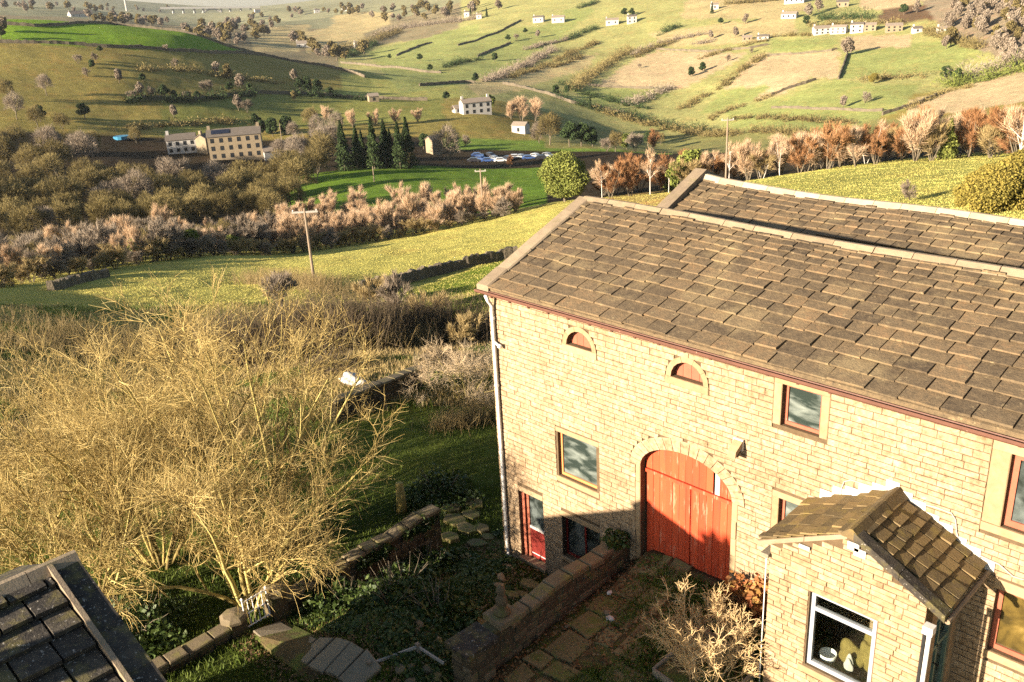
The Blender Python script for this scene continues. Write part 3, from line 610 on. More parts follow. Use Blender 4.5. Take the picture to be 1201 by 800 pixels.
# coping up the gable
cy = [-.27, .42, 1.25, 2.05, 2.85, 3.5]
for a, b in zip(cy[:-1], cy[1:]):
    za = 7.98+.372*(a+.05); zb = 7.98+.372*(b+.05); mb = MB(); j = rg.uniform(-.012, .012)
    mb.poly([(-.1+j, a+.006, za-.16), (.30+j, a+.006, za-.16), (.31+j, a+.006, za-.01), (.27+j, a+.006, za+.02), (-.07+j, a+.006, za+.02), (-.11+j, a+.006, za-.02)], (0, b-a-.012, zb-za), rg.random()); mb.build('coping_stone', MATS['coping'], barn)
mb = MB(); mb.poly([(-.1, 3.52, 9.13), (.3, 3.52, 9.13), (.3, 3.52, 9.32), (-.1, 3.52, 9.32)], (0, .45, -.08)); mb.build('coping_stone', MATS['coping'], barn)
for a, b in ((3.97, 4.9), (4.9, 5.7), (5.7, 6.3)):
    mb = MB(); mb.poly([(-.1, a+.005, 9.40-.38*(a-3.54)-.2), (.3, a+.005, 9.40-.38*(a-3.54)-.2), (.3, a+.005, 9.40-.38*(a-3.54)-.03), (-.1, a+.005, 9.40-.38*(a-3.54)-.03)], (0, b-a-.01, -.38*(b-a))); mb.build('coping_stone', MATS['coping'], barn)
# gutter, brackets, downpipe
mb = MB(); pr = [(-.33, 7.785), (-.345, 7.785), (-.345, 7.73), (-.32, 7.70), (-.26, 7.70), (-.235, 7.73), (-.235, 7.785), (-.25, 7.785), (-.26, 7.725), (-.32, 7.725)]
mb.poly([(-.12, y, z) for y, z in pr], (XE+.12, 0, -.05)); gut = mb.build('gutter', MATS['gutter_brown'], barn)
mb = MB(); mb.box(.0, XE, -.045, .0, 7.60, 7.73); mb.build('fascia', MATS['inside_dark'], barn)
x = .35
while x < XE:
    mb = MB(); mb.box(x, x+.05, -.27, -.01, 7.63, 7.698); mb.build('gutter_bracket', MATS['gutter_brown'], gut); x += .62
mb = MB(); mb.tube([(.2, -.27, 7.66), (.2, -.2, 7.5), (.2, -.09, 7.35), (.205, -.085, 4), (.21, -.085, .6), (.25, -.1, .2), (.36, -.22, .02)], .048, 8); dp = mb.build('downpipe', MATS['pvc_white'], barn, smooth=True)
for z in (7.0, 5.2, 3.3, 1.6):
    mb = MB(); mb.tube([(.2, -.085, z), (.2, -.085, z+.07)], .06, 8); mb.build('pipe_collar', MATS['pvc_white'], dp)
mb = MB(); mb.tube([(.2, -.1, 6.42), (.42, -.12, 6.35)], .035, 6); mb.lathe((.44, -.13, 6.30), [(.02, 0), (.06, .03), (.06, .08), (.02, .11)], 8); mb.build('pipe_bracket', MATS['pvc_white'], barn)

# ================================================================== REAR BARN
rear = thing('rear_barn', 'rear stone slated barn roof rising behind the main ridge', 'barn')
def zr2(x): return 8.83+.20*math.exp(-max(x, 0)/1.0)+.025*math.sin(x*1.1)
def R2(x, s, h):
    k = s/2.55; y = 6.36+2.38*k; z = 8.0+(zr2(x)-.06-8.0)*k-.03*math.sin(math.pi*k); return (x, y-h*.35, z+h*.93)
mb = MB(); V = []
for x in np.linspace(.28, XE, 30):
    for s in np.linspace(0, 2.55, 6): V.append(R2(x, s, -.004))
    V.append((x, 11.3, 7.9)); V.append((x, 11.3, 7.7)); V.append((x, 6.4, 7.8))
n = 9; mb.add(V, [tuple(i*n+k for k in ((j), (j+1) % n, ((j+1) % n)+n, j+n)) for i in range(29) for j in range(n)]+[tuple(range(n)), tuple(range(29*n, 30*n))[::-1]]); roof2 = mb.build('roof', MATS['slate'], rear)
ex2 = [.34, .32, .30, .28, .26, .24, .22, .20, .19]; k_ = 2.53/sum(ex2)
slates(rg, R2, .28, XE, [e*k_ for e in ex2], lambda c: .52-.02*c, roof2, 'slate', 290, thick=.034, lift=.034, occl=lambda c, u, v: c[1] < 7.0)
x = .1
while x < XE:
    w = rg.uniform(.6, .9); e = min(x+w, XE); z = zr2(x)-.01; z2 = zr2(e)-.01; mb = MB()
    mb.poly([(x+.006, 8.74+a, z+b) for a, b in [(-.2, -.085), (-.05, .06), (.05, .06), (.2, -.085), (.16, -.15), (-.16, -.15)]], (e-x-.012, 0, z2-z), rg.random()); mb.build('ridge_stone', MATS['coping_pale'], roof2); x = e
for a, b in ((6.3, 7.2), (7.2, 8.1), (8.1, 8.8)):
    mb = MB(); za = 9.14+.41*(a-8.74); zb = 9.14+.41*(b-8.74); mb.poly([(-.1, a+.005, za-.18), (.3, a+.005, za-.18), (.3, a+.005, za), (-.1, a+.005, za)], (0, b-a-.01, zb-za), rg.random()); mb.build('coping_stone', MATS['coping'], rear)
mb = MB(); mb.poly([(-.1, 8.805, 8.96), (.3, 8.805, 8.96), (.3, 8.805, 9.13), (-.1, 8.805, 9.13)], (0, 2.6, -1.05)); mb.build('coping_stone', MATS['coping'], rear)
mb = MB(); mb.poly([(.02, 6.61, -3), (.02, 11.2, -3), (.02, 11.2, 7.75), (.02, 8.74, 8.9), (.02, 6.61, 7.95)], (.4, 0, 0)); mb.build('gable_wall', MATS['wall_block'], rear)
mb = MB(); mb.box(.42, XE, 10.8, 11.2, -3, 7.8); mb.build('back_wall', MATS['wall_block'], rear)

# ================================================================== PORCH
porch = thing('stone_porch', 'small gabled stone porch with mossy slate roof and grey framed window', 'porch')
PX0, PX1, PY, PM, PZR, PZE = 8.83, 11.59, -1.60, 10.33, 6.05, 5.22
PP = Pfront(PY)
c1 = aty(950, 693, PY); c2 = aty(1028.7, 729, PY); c3 = aty(943.8, 779, PY)
PW = (float(c1[0]), float(c2[0]), float(c3[2]), float((c1[2]+c2[2])/2))
gtop = lambda s: PZR-.16-.52*abs(s-PM)
outer = [(PX0, 1.6), (PX1, 1.6), (PX1, gtop(PX1)), (PM, gtop(PM)), (PX0, gtop(PX0))]
pw_ = holed(lambda s, t, o: (s, PY+.014-o, t), outer, [rect(*PW)], .3, MATS['mortar'], 'front_wall', porch)
rr = courses(rg, PP, PX0, PX1, lambda s: gtop(s)-.0, 1.7, 5.9, [hole_rect(PW[0]-.02, PW[1]+.02, PW[2]-.14, PW[3]+.12)], (.20, .42), (.085, .125), bed=.014)
lay(rg, PP, rr, pw_, 'porch_block', 'stone_block', 300, ch=.008, outj=.006)
stone(porch, PP, PW[0]-.1, PW[1]+.1, PW[2]-.135, PW[2]-.003, .06, 'dressed', 'sill', rg, dep=.2); stone(porch, PP, PW[0]-.15, PW[1]+.12, PW[3]+.003, PW[3]+.118, .012, 'porch_block', 'lintel', rg, dep=.2)
window(porch, PP, *PW, .07, 'grey_frame', 'glass_clear', fw=.085, trans=(PW[3]-.36,), fd=.07)
mb = MB(); mb.box(PX0+.014, PX0+.3, PY+.32, -.01, 1.6, 4.75); mb.build('side_wall', MATS['porch_block'], porch)
mb = MB(); mb.box(PX1-.3, PX1-.0, PY+.32, PY+.55, 1.6, 4.85); mb.box(PX1-.3, PX1, -.28, -.01, 1.6, 4.85); mb.box(PX1-.28, PX1-.02, PY+.55, -.28, 4.55, 4.85); mb.build('door_pier', MATS['porch_block'], porch)
# green side door
mb = MB(); xs_ = PX1-.12
for a, b in ((PY+.55, PY+.63), (-.36, -.28), (-.82, -.76)): mb.box(xs_, xs_+.09, a, b, 1.7, 4.55)
mb.box(xs_, xs_+.09, PY+.63, -.36, 4.47, 4.55); mb.box(xs_, xs_+.09, PY+.63, -.36, 3.85, 3.92); gdr = mb.build('side_door', MATS['green_paint'], porch)
mb = MB(); mb.box(xs_+.01, xs_+.05, PY+.63, -.82, 1.75, 3.85); mb.build('door_panel', MATS['green_paint'], gdr)
mb = MB(); mb.box(xs_+.02, xs_+.03, -.76, -.36, 1.9, 3.85); mb.box(xs_+.02, xs_+.03, PY+.63, -.36, 3.92, 4.47); mb.build('pane', MATS['glass_dark'], gdr)
mb = MB(); mb.tube([(xs_+.09, -.9, 3.6), (xs_+.2, -.92, 3.6)], .014, 6); mb.build('door_handle', MATS['black_metal'], gdr)
# porch roof
def RPl(y, s, h): k = s/1.84; return (PM-1.63+1.63*k-h*.45, y, PZE+(PZR-PZE)*k+h*.88)
def RPr(y, s, h): k = s/1.78; return (PM+1.55-1.55*k+h*.45, y, PZE-.0+(PZR-PZE)*k+h*.88)
mb = MB(); mb.poly([(PM-1.63, -1.74, PZE-.06), (PM, -1.74, PZR-.07), (PM+1.55, -1.74, PZE-.06), (PM+1.55, -1.74, PZE-.005), (PM, -1.74, PZR-.004), (PM-1.63, -1.74, PZE-.005)], (0, 1.72, 0)); proof = mb.build('roof', MATS['slate_moss'], porch)
slates(rg, RPl, -1.76, -.02, [.3, .29, .27, .26, .25, .24, .23], lambda c: .36, proof, 'slate_moss', 80, thick=.028, lift=.026)
slates(rg, RPr, -1.55, -.02, [.3, .28, .27, .25, .24, .23, .21], lambda c: .31, proof, 'slate_moss', 80, thick=.032, lift=.034, gap=.02)
for a, b in ((-1.78, -1.2), (-1.19, -.62), (-.61, -.03)):
    mb = MB(); mb.poly([(PM-.17, a, PZR-.05), (PM-.02, a, PZR+.09), (PM+.03, a, PZR+.09), (PM+.2, a, PZR-.06), (PM+.17, a, PZR-.10), (PM-.15, a, PZR-.09)], (0, b-a-.01, 0), rg.random()); mb.build('ridge_tile', MATS['slate_moss'], proof)
for (xa, za), (xb, zb) in (((PM+1.60, PZE-.03), (PM+.85, PZE+.375)), ((PM+.84, PZE+.38), (PM+.06, PZR-.03))):
    mb = MB(); mb.poly([(xa, -1.79, za-.06), (xa, -1.79, za+.075), (xb, -1.79, zb+.075), (xb, -1.79, zb-.06)], (0, .22, 0), rg.random()); mb.build('verge_stone', MATS['slab_dark'], proof)
for (xa, za), (xb, zb) in (((PM-1.66, PZE-.05), (PM-.8, PZE+.395)), ((PM-.79, PZE+.40), (PM-.05, PZR-.05))):
    mb = MB(); mb.poly([(xa, -1.77, za-.07), (xa, -1.77, za+.02), (xb, -1.77, zb+.02), (xb, -1.77, zb-.07)], (0, .17, 0), rg.random()); mb.build('verge_stone', MATS['coping'], proof)
for x0, x1, z0, z1 in ((PM-.10, PM+.10, 5.66, 5.80), (PM+.02, PM+.22, 5.58, 5.72), (PM-.95, PM-.75, 5.30, 5.37)):
    mb = MB(); mb.box(x0, x1, PY-.035, PY-.012, z0, z1); mb.build('mortar_patch', MATS['plaster_white'], porch)
# stepped white flashing against the barn wall
k = 0; x = PM-1.42
while x < PM+1.5:
    zb = PZE+(PZR-PZE)*(1-abs(x+.12-PM)/1.6)-.02; hgt = .20 if x < PM else .13; mb = MB(); mb.box(x, x+.235, -.034+.004*(k % 2), -.012, zb-.05, zb+hgt+.03*(k % 2), .5); mb.build('flashing', MATS['plaster_white'], porch); x += .24; k += 1
# porch gutter and pipe
mb = MB(); mb.tube([(PM+1.62, -1.72, PZE-.10), (PM+1.62, -.05, PZE-.08)], .045, 8); mb.build('gutter', MATS['coping'], porch)
q = aty(1091, 738, PY-.08); mb = MB(); mb.box(q[0]-.09, q[0]+.07, PY-.17, PY-.02, q[2]-.07, q[2]+.07); hop = mb.build('hopper', MATS['pvc_white'], porch)
mb = MB(); mb.tube([(q[0], PY-.08, q[2]-.06), (q[0]-.02, PY-.08, 1.7)], .038, 8); mb.build('downpipe', MATS['pvc_white'], porch, smooth=True)
mb = MB(); mb.tube([(q[0]-.09, PY-.03, 4.75), (q[0]-.1, PY-.03, 1.7)], .03, 6); mb.build('old_pipe', MATS['black_metal'], porch)
mb = MB(); mb.tube([(PX0-.05, PY-.03, 4.8), (PX0-.05, PY-.03, 1.7)], .012, 6); mb.build('waste_pipe', MATS['pvc_white'], porch)
mb = MB(); mb.box(PX0-.13, PX0+.02, PY-.1, PY+.2, 4.86, 4.93, .3); mb.build('eave_board', MATS['old_wood'], porch)
# things on the window board inside the porch
mb = MB(); mb.box(PX0+.31, PX1-.31, PY+.31, PY+.75, PW[2]-.12, PW[2]-.06); mb.build('window_board', MATS['old_wood'], porch)
sx = PW[0]+.22; bowl = MB(); bowl.lathe((sx, PY+.45, PW[2]-.058), [(.10, 0), (.15, .03), (.16, .15), (.145, .15), (.13, .04)], 16)
tag(bowl.build('steel_bowl', MATS['white_metal'], None, smooth=True), 'round shiny metal bowl behind the lower left of the porch window', 'bowl')
def cushion(c, r, seed, mat, name, lab):
    bm = bmesh.new(); bmesh.ops.create_icosphere(bm, subdivisions=3, radius=1); rn = random.Random(seed)
    for v in bm.verts:
        p = v.co; s = 1+.12*math.sin(p.x*4+seed)+.1*math.sin(p.y*5+p.z*4+seed*2); v.co = Vector((p.x*r[0]*s, p.y*r[1]*s, (p.z*.5+.5)*2*r[2]*s))
    me = bpy.data.meshes.new(name); bm.to_mesh(me); bm.free(); me.materials.append(MATS[mat]); me.polygons.foreach_set('use_smooth', [True]*len(me.polygons))
    o = bpy.data.objects.new(name, me); COL.objects.link(o); o.location = c; return tag(o, lab, 'sack')
M('sack_olive', [(.10,.075,.02),(.19,.145,.045)], ns=6, tint=0, bump=.4, bs=12)
cushion((PW[0]+.62, PY+.58, PW[2]-.058), (.27, .16, .26), 3, 'sack_olive', 'sack', 'olive stuffed sack in the middle of the porch window')
cushion((PW[0]+.92, PY+.62, PW[2]-.058), (.16, .15, .42), 5, 'sack_olive', 'sack', 'tall olive sack at the right side of the porch window')
cushion((PW[0]+.66, PY+.36, PW[2]-.058), (.10, .05, .18), 8, 'litter', 'white_cloth', 'crumpled white cloth leaning on the sack in the porch window')['category'] = 'cloth'

# ================================================================== FIXTURES ON THE FACADE
mb = MB(); q = aty(865, 523, -.1); lx, lz = float(q[0]), float(q[2])
lamp = thing('security_light', 'small box shaped security light on the wall right of the arch', 'light')
mb.poly([(lx-.12, -.03, lz-.10), (lx+.10, -.03, lz-.10), (lx+.10, -.03, lz+.14), (lx-.12, -.03, lz+.14)], (0, -.05, 0)); mb.build('back_plate', MATS['pvc_white'], lamp)
mb = MB(); mb.poly([(lx-.10, -.085, lz+.12), (lx+.10, -.085, lz+.12), (lx+.09, -.30, lz-.04), (lx-.09, -.30, lz-.04)], (0, -.02, -.14)); mb.build('lamp_head', MATS['dressed'], lamp)
mb = MB(); mb.lathe((lx+.02, -.13, lz-.22), [(.03, 0), (.04, .03), (.04, .09)], 8); mb.build('sensor', MATS['black_metal'], lamp)
cab = []
for u, v in ((944, 622), (943, 603), (945, 594), (951, 591), (958, 594), (962, 600), (974, 602), (984, 596), (987, 585), (990, 577), (998, 575), (1030, 585), (1060, 598), (1098, 607), (1116, 614), (1121, 622), (1122, 636), (1128, 644), (1150, 652), (1172, 662), (1188, 676), (1201, 680)):
    v -= 12 if 985 < u < 1125 else 0
    p = aty(u, v, -.035); cab.append((p[0], -.035, p[2]))
mb = MB(); mb.tube(cab, .012, 5); tag(mb.build('wall_cable', MATS['grey_cable'], None), 'thin pale cable looping over the porch roof along the barn wall', 'cable')
# ================================================================== NEIGHBOUR HOUSE (lower left) AND ITS LOW WING
rg = random.Random(21)
wing = thing('stone_cottage', 'dark stone slab roofed cottage in shade at the bottom left corner', 'cottage')
WXR, WYG, WZR, WSL = 2.0, -10.95, 6.56, .268; WSW = .49
def RW(y, s, h): c = math.cos(math.atan(WSL)); return (WXR+4.0-s*c+h*.26, y, WZR-WSL*4.0+s*c*WSL+h*.96)
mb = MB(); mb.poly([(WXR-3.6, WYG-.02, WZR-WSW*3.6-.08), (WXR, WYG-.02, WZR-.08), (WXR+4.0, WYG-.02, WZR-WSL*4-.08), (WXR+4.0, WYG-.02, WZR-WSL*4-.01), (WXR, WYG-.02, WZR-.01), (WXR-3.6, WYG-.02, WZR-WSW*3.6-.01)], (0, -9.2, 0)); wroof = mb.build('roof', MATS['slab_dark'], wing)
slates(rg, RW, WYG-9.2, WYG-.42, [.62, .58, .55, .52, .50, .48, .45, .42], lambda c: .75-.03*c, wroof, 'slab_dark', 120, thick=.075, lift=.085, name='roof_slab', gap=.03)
mb = MB(); mb.poly([(WXR-3.2, WYG-.25, -.5), (WXR+3.7, WYG-.25, -.5), (WXR+3.7, WYG-.25, WZR-WSL*3.7-.1), (WXR, WYG-.25, WZR-.1), (WXR-3.2, WYG-.25, WZR-WSW*3.2-.1)], (0, -.4, 0)); mb.build('gable_wall', MATS['rubble'], wing)
mb = MB(); mb.box(WXR+3.3, WXR+3.7, WYG-9.2, WYG-.66, -.5, WZR-WSL*3.7-.12); mb.build('side_wall', MATS['rubble'], wing)
for i, (a, b) in enumerate(((0, .75), (.76, 1.55), (1.56, 2.4), (2.41, 3.2), (3.21, 4.05))):
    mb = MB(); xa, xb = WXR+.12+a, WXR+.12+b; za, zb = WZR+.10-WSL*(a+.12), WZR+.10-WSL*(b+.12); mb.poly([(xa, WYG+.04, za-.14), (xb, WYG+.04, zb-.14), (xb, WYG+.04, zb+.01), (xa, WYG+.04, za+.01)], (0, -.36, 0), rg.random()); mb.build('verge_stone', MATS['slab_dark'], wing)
mb = MB(); mb.poly([(WXR+.11, WYG-.325, WZR+.0), (WXR+4.0, WYG-.325, WZR-WSL*3.9+.0), (WXR+4.0, WYG-.325, WZR-WSL*3.9+.155), (WXR+.11, WYG-.325, WZR+.155)], (0, -.075, 0)); mb.build('verge_fillet', MATS['coping'], wing)
y = WYG+.05
while y > WYG-9.2:
    w = rg.uniform(.7, .95); mb = MB(); mb.poly([(WXR-.26, y, WZR-.03), (WXR, y, WZR+.16), (WXR+.09, y, WZR+.16), (WXR+.24, y, WZR+.02), (WXR+.2, y, WZR-.05), (WXR-.22, y, WZR-.07)], (0, -w+.012, 0), rg.random()); mb.build('ridge_stone', MATS['coping'], wing); y -= w
# chimney on the cottage ridge (its shadow reaches the cart door)
mb = MB(); cyy = WYG-8.0; mb.box(WXR-.33, WXR+.33, cyy-.4, cyy+.4, WZR-.5, WZR+2.0); mb.box(WXR-.4, WXR+.4, cyy-.47, cyy+.47, WZR+2.0, WZR+2.12); ch = mb.build('chimney', MATS['rubble'], wing)
for k in (-.16, .16):
    mb = MB(); mb.lathe((WXR+k, cyy, WZR+2.12), [(.12, 0), (.13, .02), (.10, .22), (.12, .25)], 8); mb.build('chimney_pot', MATS['terracotta'], ch)
anchor(wing, (WXR, WYG-1, 1))

# ================================================================== YARD AND GARDEN
def zy(x, y): return 1.5+.07*(y+5)+.42*math.exp(min(y, 0)/.7)*max(0, min(1, (x-4.4)/.5))+.035*(x-4.4)
mb = MB(); nx, ny = 60, 80; V = []; xs = np.linspace(4.42, 18, nx); ys = np.linspace(-16, .2, ny); rn = np.random.RandomState(3)
for y in ys:
    for x in xs: V.append((x, y, zy(x, y)+.05*(float(_vnoise(np.array([x]), np.array([y]), 1.7, 5)[0])-.5)+.03*(float(_vnoise(np.array([x]), np.array([y]), 5., 6)[0])-.5)))
F = [(j*nx+i, j*nx+i+1, (j+1)*nx+i+1, (j+1)*nx+i) for j in range(ny-1) for i in range(nx-1)]
base = len(V); bord = [(0, i) for i in range(nx)]+[(j, nx-1) for j in range(1, ny)]+[(ny-1, i) for i in range(nx-2, -1, -1)]+[(j, 0) for j in range(ny-2, 0, -1)]
for j, i in bord: v = V[j*nx+i]; V.append((v[0], v[1], v[2]-1.6))
for k in range(len(bord)):
    a = bord[k][0]*nx+bord[k][1]; b = bord[(k+1) % len(bord)]; b = b[0]*nx+b[1]; F.append((b, a, base+k, base+(k+1) % len(bord)))
mb.add(V, F)
M('yard_earth', [(.045,.035,.016),(.085,.062,.025),(.12,.085,.035)], ns=2.5, tint=0, bump=.8, bs=14, moss=((.075,.10,.016), 1.6, .46, .12, .9), bdist=.06)
yard = mb.build('yard', MATS['yard_earth'], None, smooth=True, kind='structure')
# flagstones of the yard path, each its own slab
def flagstone(parent, pts, zf, th, mat, rng, name='flagstone'):
    c = np.mean(pts, 0); mb = MB(); n = len(pts); dz = rng.uniform(-.012, .02); tx, ty = rng.uniform(-.025, .025), rng.uniform(-.025, .025)
    top = [(p[0], p[1], zf(p[0], p[1])+th+dz+tx*(p[0]-c[0])+ty*(p[1]-c[1])) for p in pts]
    ins = [(c[0]+(p[0]-c[0])*.94, c[1]+(p[1]-c[1])*.94, p[2]+.014) for p in top]
    bot = [(p[0], p[1], p[2]-th-.12) for p in top]
    mb.add(ins+top+bot, [tuple(range(n))]+[(i, n+i, n+(i+1) % n, (i+1) % n) for i in range(n)]+[(n+i, 2*n+i, 2*n+(i+1) % n, n+(i+1) % n) for i in range(n)], rng.random()); return mb.build(name, MATS[mat], parent)
yy = -6.6
while yy < -.5:
    h = rg.uniform(.5, .85); xx = 4.62+rg.uniform(0, .12); lim = 6.3 if yy < -1.5 else 5.8
    while xx < lim:
        w = rg.uniform(.45, .9)
        if rg.random() < .86:
            j = lambda: rg.uniform(-.07, .07); flagstone(yard, [(xx+.04+j(), yy+.04+j()), (xx+w/2, yy+.03+j()), (xx+w-.04+j(), yy+.04+j()), (xx+w-.03+j(), yy+h-.04+j()), (xx+.04+j(), yy+h-.04+j())], zy, .035, 'flag', rg)
        xx += w
    yy += h
# yard wall beside the cart door
def rubble_wall(name, label, ax, c, s0, s1, top, base, th, rng, cap=True, sides=(1, -1), wr=(.22, .45), hr=(.12, .2), capw=(.45, .8), keep=200, capmat='cap_stone', over=.05):
    # ax 'y': runs along Y at x=c ; ax 'x': runs along X at y=c ; top/base are functions of s
    w = thing(name, label, 'wall'); mb = MB(); N = max(2, int((s1-s0)/.4)); ss = np.linspace(s0, s1, N+1); V = []
    for s in ss:
        for o, z in ((-th/2+.02, base(s)-.3), (th/2-.02, base(s)-.3), (th/2-.02, top(s)-.02), (-th/2+.02, top(s)-.02)): V.append((c+o, s, z) if ax == 'y' else (s, c+o, z))
    mb.add(V, [(i*4+k, i*4+(k+1) % 4, i*4+4+(k+1) % 4, i*4+4+k) for i in range(N) for k in range(4)]+[(3, 2, 1, 0), (N*4, N*4+1, N*4+2, N*4+3)]); core = mb.build('core', MATS['rubble_core'], w)
    for sd in sides:
        P = (Pright(c+th/2) if sd > 0 else Pleft(c-th/2)) if ax == 'y' else (Pback(c+th/2) if sd > 0 else Pfront(c-th/2))
        rs = courses(rng, P, s0, s1, top, min(base(s) for s in ss)-.1, max(top(s) for s in ss), [], wr, hr, gap=.014)
        lay(rng, P, rs, core, 'rubble', 'stone', keep if sd == sides[0] else 0, out=.0, dep=.08, ch=.022, outj=.022, jit=.014)
    for e, sg in ((s0, -1), (s1, 1)):
        P = (Pfront(e) if sg < 0 else Pback(e)) if ax == 'y' else (Pleft(e) if sg < 0 else Pright(e))
        rs = courses(rng, P, c-th/2, c+th/2, None, base(e)-.1, top(e), [], (.2, .4), hr, gap=.014); lay(rng, P, rs, core, 'rubble', 'stone', 20, out=.0, dep=.06, ch=.02, outj=.015, jit=.012)
    if cap:
        s = s0
        while s < s1-.05:
            e = min(s+rng.uniform(*capw), s1)
            if s1-e < .2: e = s1
            z = max(top(s), top(e))+.0; zz0, zz1 = top(s)+rng.uniform(-.01, .02), top(e)+rng.uniform(-.01, .02); hh = rng.uniform(.09, .14); o = th/2+over; a = [rng.uniform(-.03, .03) for _ in range(4)]; i_ = .03
            pts = [(-o+a[0], s+.01, zz0), (o+a[1], s+.01, zz0), (o+a[2], e-.01, zz1), (-o+a[3], e-.01, zz1)]
            sw = (lambda p: (c+p[0], p[1], p[2])) if ax == 'y' else (lambda p: (p[1], c+p[0], p[2]))
            up = [(p[0], p[1], p[2]+hh-.025) for p in pts]; tp = [(p[0]*.86, (s+e)/2+(p[1]-(s+e)/2)*.9, p[2]+hh) for p in pts]
            mb = MB(); mb.add([sw(p) for p in pts+up+tp], [(3,2,1,0)]+[(k, (k+1) % 4, 4+(k+1) % 4, 4+k) for k in range(4)]+[(4+k, 4+(k+1) % 4, 8+(k+1) % 4, 8+k) for k in range(4)]+[(8,9,10,11)], rng.random()); mb.build('coping_stone', MATS[capmat], w); s = e
    m = (s0+s1)/2; anchor_pt = (c, m, base(m)) if ax == 'y' else (m, c, base(m)); anchor(w, anchor_pt); return w
rubble_wall('yard_wall', 'mossy rubble wall with rough coping running from the cart door towards the pillar', 'y', 4.24, -4.5, -.03, lambda s: 2.42+.05*math.sin(s*2.1), lambda s: zy(4.5, s)-.3, .32, rg, sides=(1, -1), keep=140, capw=(.28, .6), over=.03)
pil = thing('wall_pillar', 'short square stone pillar with dark slab top ending the yard wall', 'pillar')
mb = MB(); mb.box(4.02, 4.52, -5.22, -4.56, .9, 2.44); pc = mb.build('core', MATS['rubble_core'], pil)
for P, a, b in ((Pfront(-5.22), 4.0, 4.54), (Pright(4.52), -5.22, -4.54), (Pleft(4.02), -5.22, -4.56)):
    lay(rg, P, courses(rg, P, a, b, None, 1.2, 2.44, [], (.2, .36), (.13, .22), gap=.014), pc, 'rubble', 'stone', 60, out=.02, dep=.05, ch=.02, outj=.015, jit=.01)
mb = MB(); mb.poly([(3.93, -5.33, 2.445), (4.62, -5.35, 2.445), (4.64, -4.50, 2.445), (3.95, -4.47, 2.445)], (0, 0, .11)); mb.build('cap_slab', MATS['slab_dark'], pil); anchor(pil, (4.27, -4.9, 1.5))
fin = thing('stone_finial', 'weathered stone finial on its plinth halfway along the yard wall', 'finial'); fz = 2.55
mb = MB(); mb.poly([(3.98, -4.32, fz), (4.56, -4.36, fz), (4.58, -3.78, fz), (4.0, -3.74, fz)], (0, 0, .13)); mb.build('plinth', MATS['cap_stone'], fin)
mb = MB(); mb.lathe((4.28, -4.05, fz+.13), [(.17, 0), (.18, .06), (.10, .11), (.085, .16), (.12, .24), (.13, .34), (.09, .42), (.07, .46), (.10, .53), (.095, .60), (.04, .66)], 10); mb.build('finial_body', MATS['rubble'], fin, smooth=True); anchor(fin, (4.28, -4.05, fz))
# garden boundary walls, gate and posts along x = -1.6
rubble_wall('garden_wall', 'mossy capped garden wall left of the small white gate', 'y', -1.6, -10.1, -7.32, lambda s: 1.08+.02*(s+8), lambda s: hz(-1.6, s), .3, rg, keep=60)
rubble_wall('garden_wall', 'dark capped garden wall between the gate and the barn corner', 'y', -1.6, -5.85, -1.0, lambda s: 1.12+.06*(s+4.5)+.05*math.sin(s*3), lambda s: hz(-1.6, s), .30, rg, keep=90, capw=(.3, .6))
for yc, lab, h in ((-7.12, 'squat mossy stone gatepost on the left of the white gate', 1.28), (-6.05, 'squat stone gatepost on the right of the white gate', 1.42)):
    p = thing('gatepost', lab, 'gatepost', 'gateposts of the garden gate'); z0 = hz(-1.6, yc)-.2; mb = MB()
    mb.poly([(-1.82, yc-.2, z0), (-1.38, yc-.2, z0), (-1.38, yc+.2, z0), (-1.82, yc+.2, z0)], (0, 0, h-z0)); mb.build('shaft', MATS['rubble'], p)
    mb = MB(); mb.lathe((-1.6, yc, h), [(.33, 0), (.34, .07), (.26, .13), (.05, .17)], 8); mb.build('cap', MATS['cap_stone'], p); anchor(p, (-1.6, yc, z0+.2))
gate = thing('garden_gate', 'small white painted metal garden gate between two stone posts', 'gate'); ga, gb, gz0, gz1 = -6.90, -6.28, .93, 1.62
mb = MB()
for z in (gz0, (gz0+gz1)/2, gz1): mb.tube([(-1.52, ga, z), (-1.52, gb, z+.03)], .016, 6)
gf = mb.build('frame', MATS['white_metal'], gate)
for k in range(6):
    y = ga+(gb-ga)*k/5; mb = MB(); mb.tube([(-1.52, y, gz0-.02), (-1.52, y, gz1+.05)], .012 if 0 < k < 5 else .018, 6); mb.build('bar', MATS['white_metal'], gate)
for y in (ga, gb):
    mb = MB(); mb.lathe((-1.52, y, gz1+.05), [(.01, 0), (.035, .03), (.035, .05), (.01, .08)], 8); mb.build('knob', MATS['white_metal'], gate)
mb = MB(); mb.lathe((-1.50, gb-.06, 1.3), [(.01, 0), (.03, .01), (.03, .05), (.01, .06)], 8); mb.build('latch', MATS['black_metal'], gate)
anchor(gate, (-1.52, -6.6, gz0))
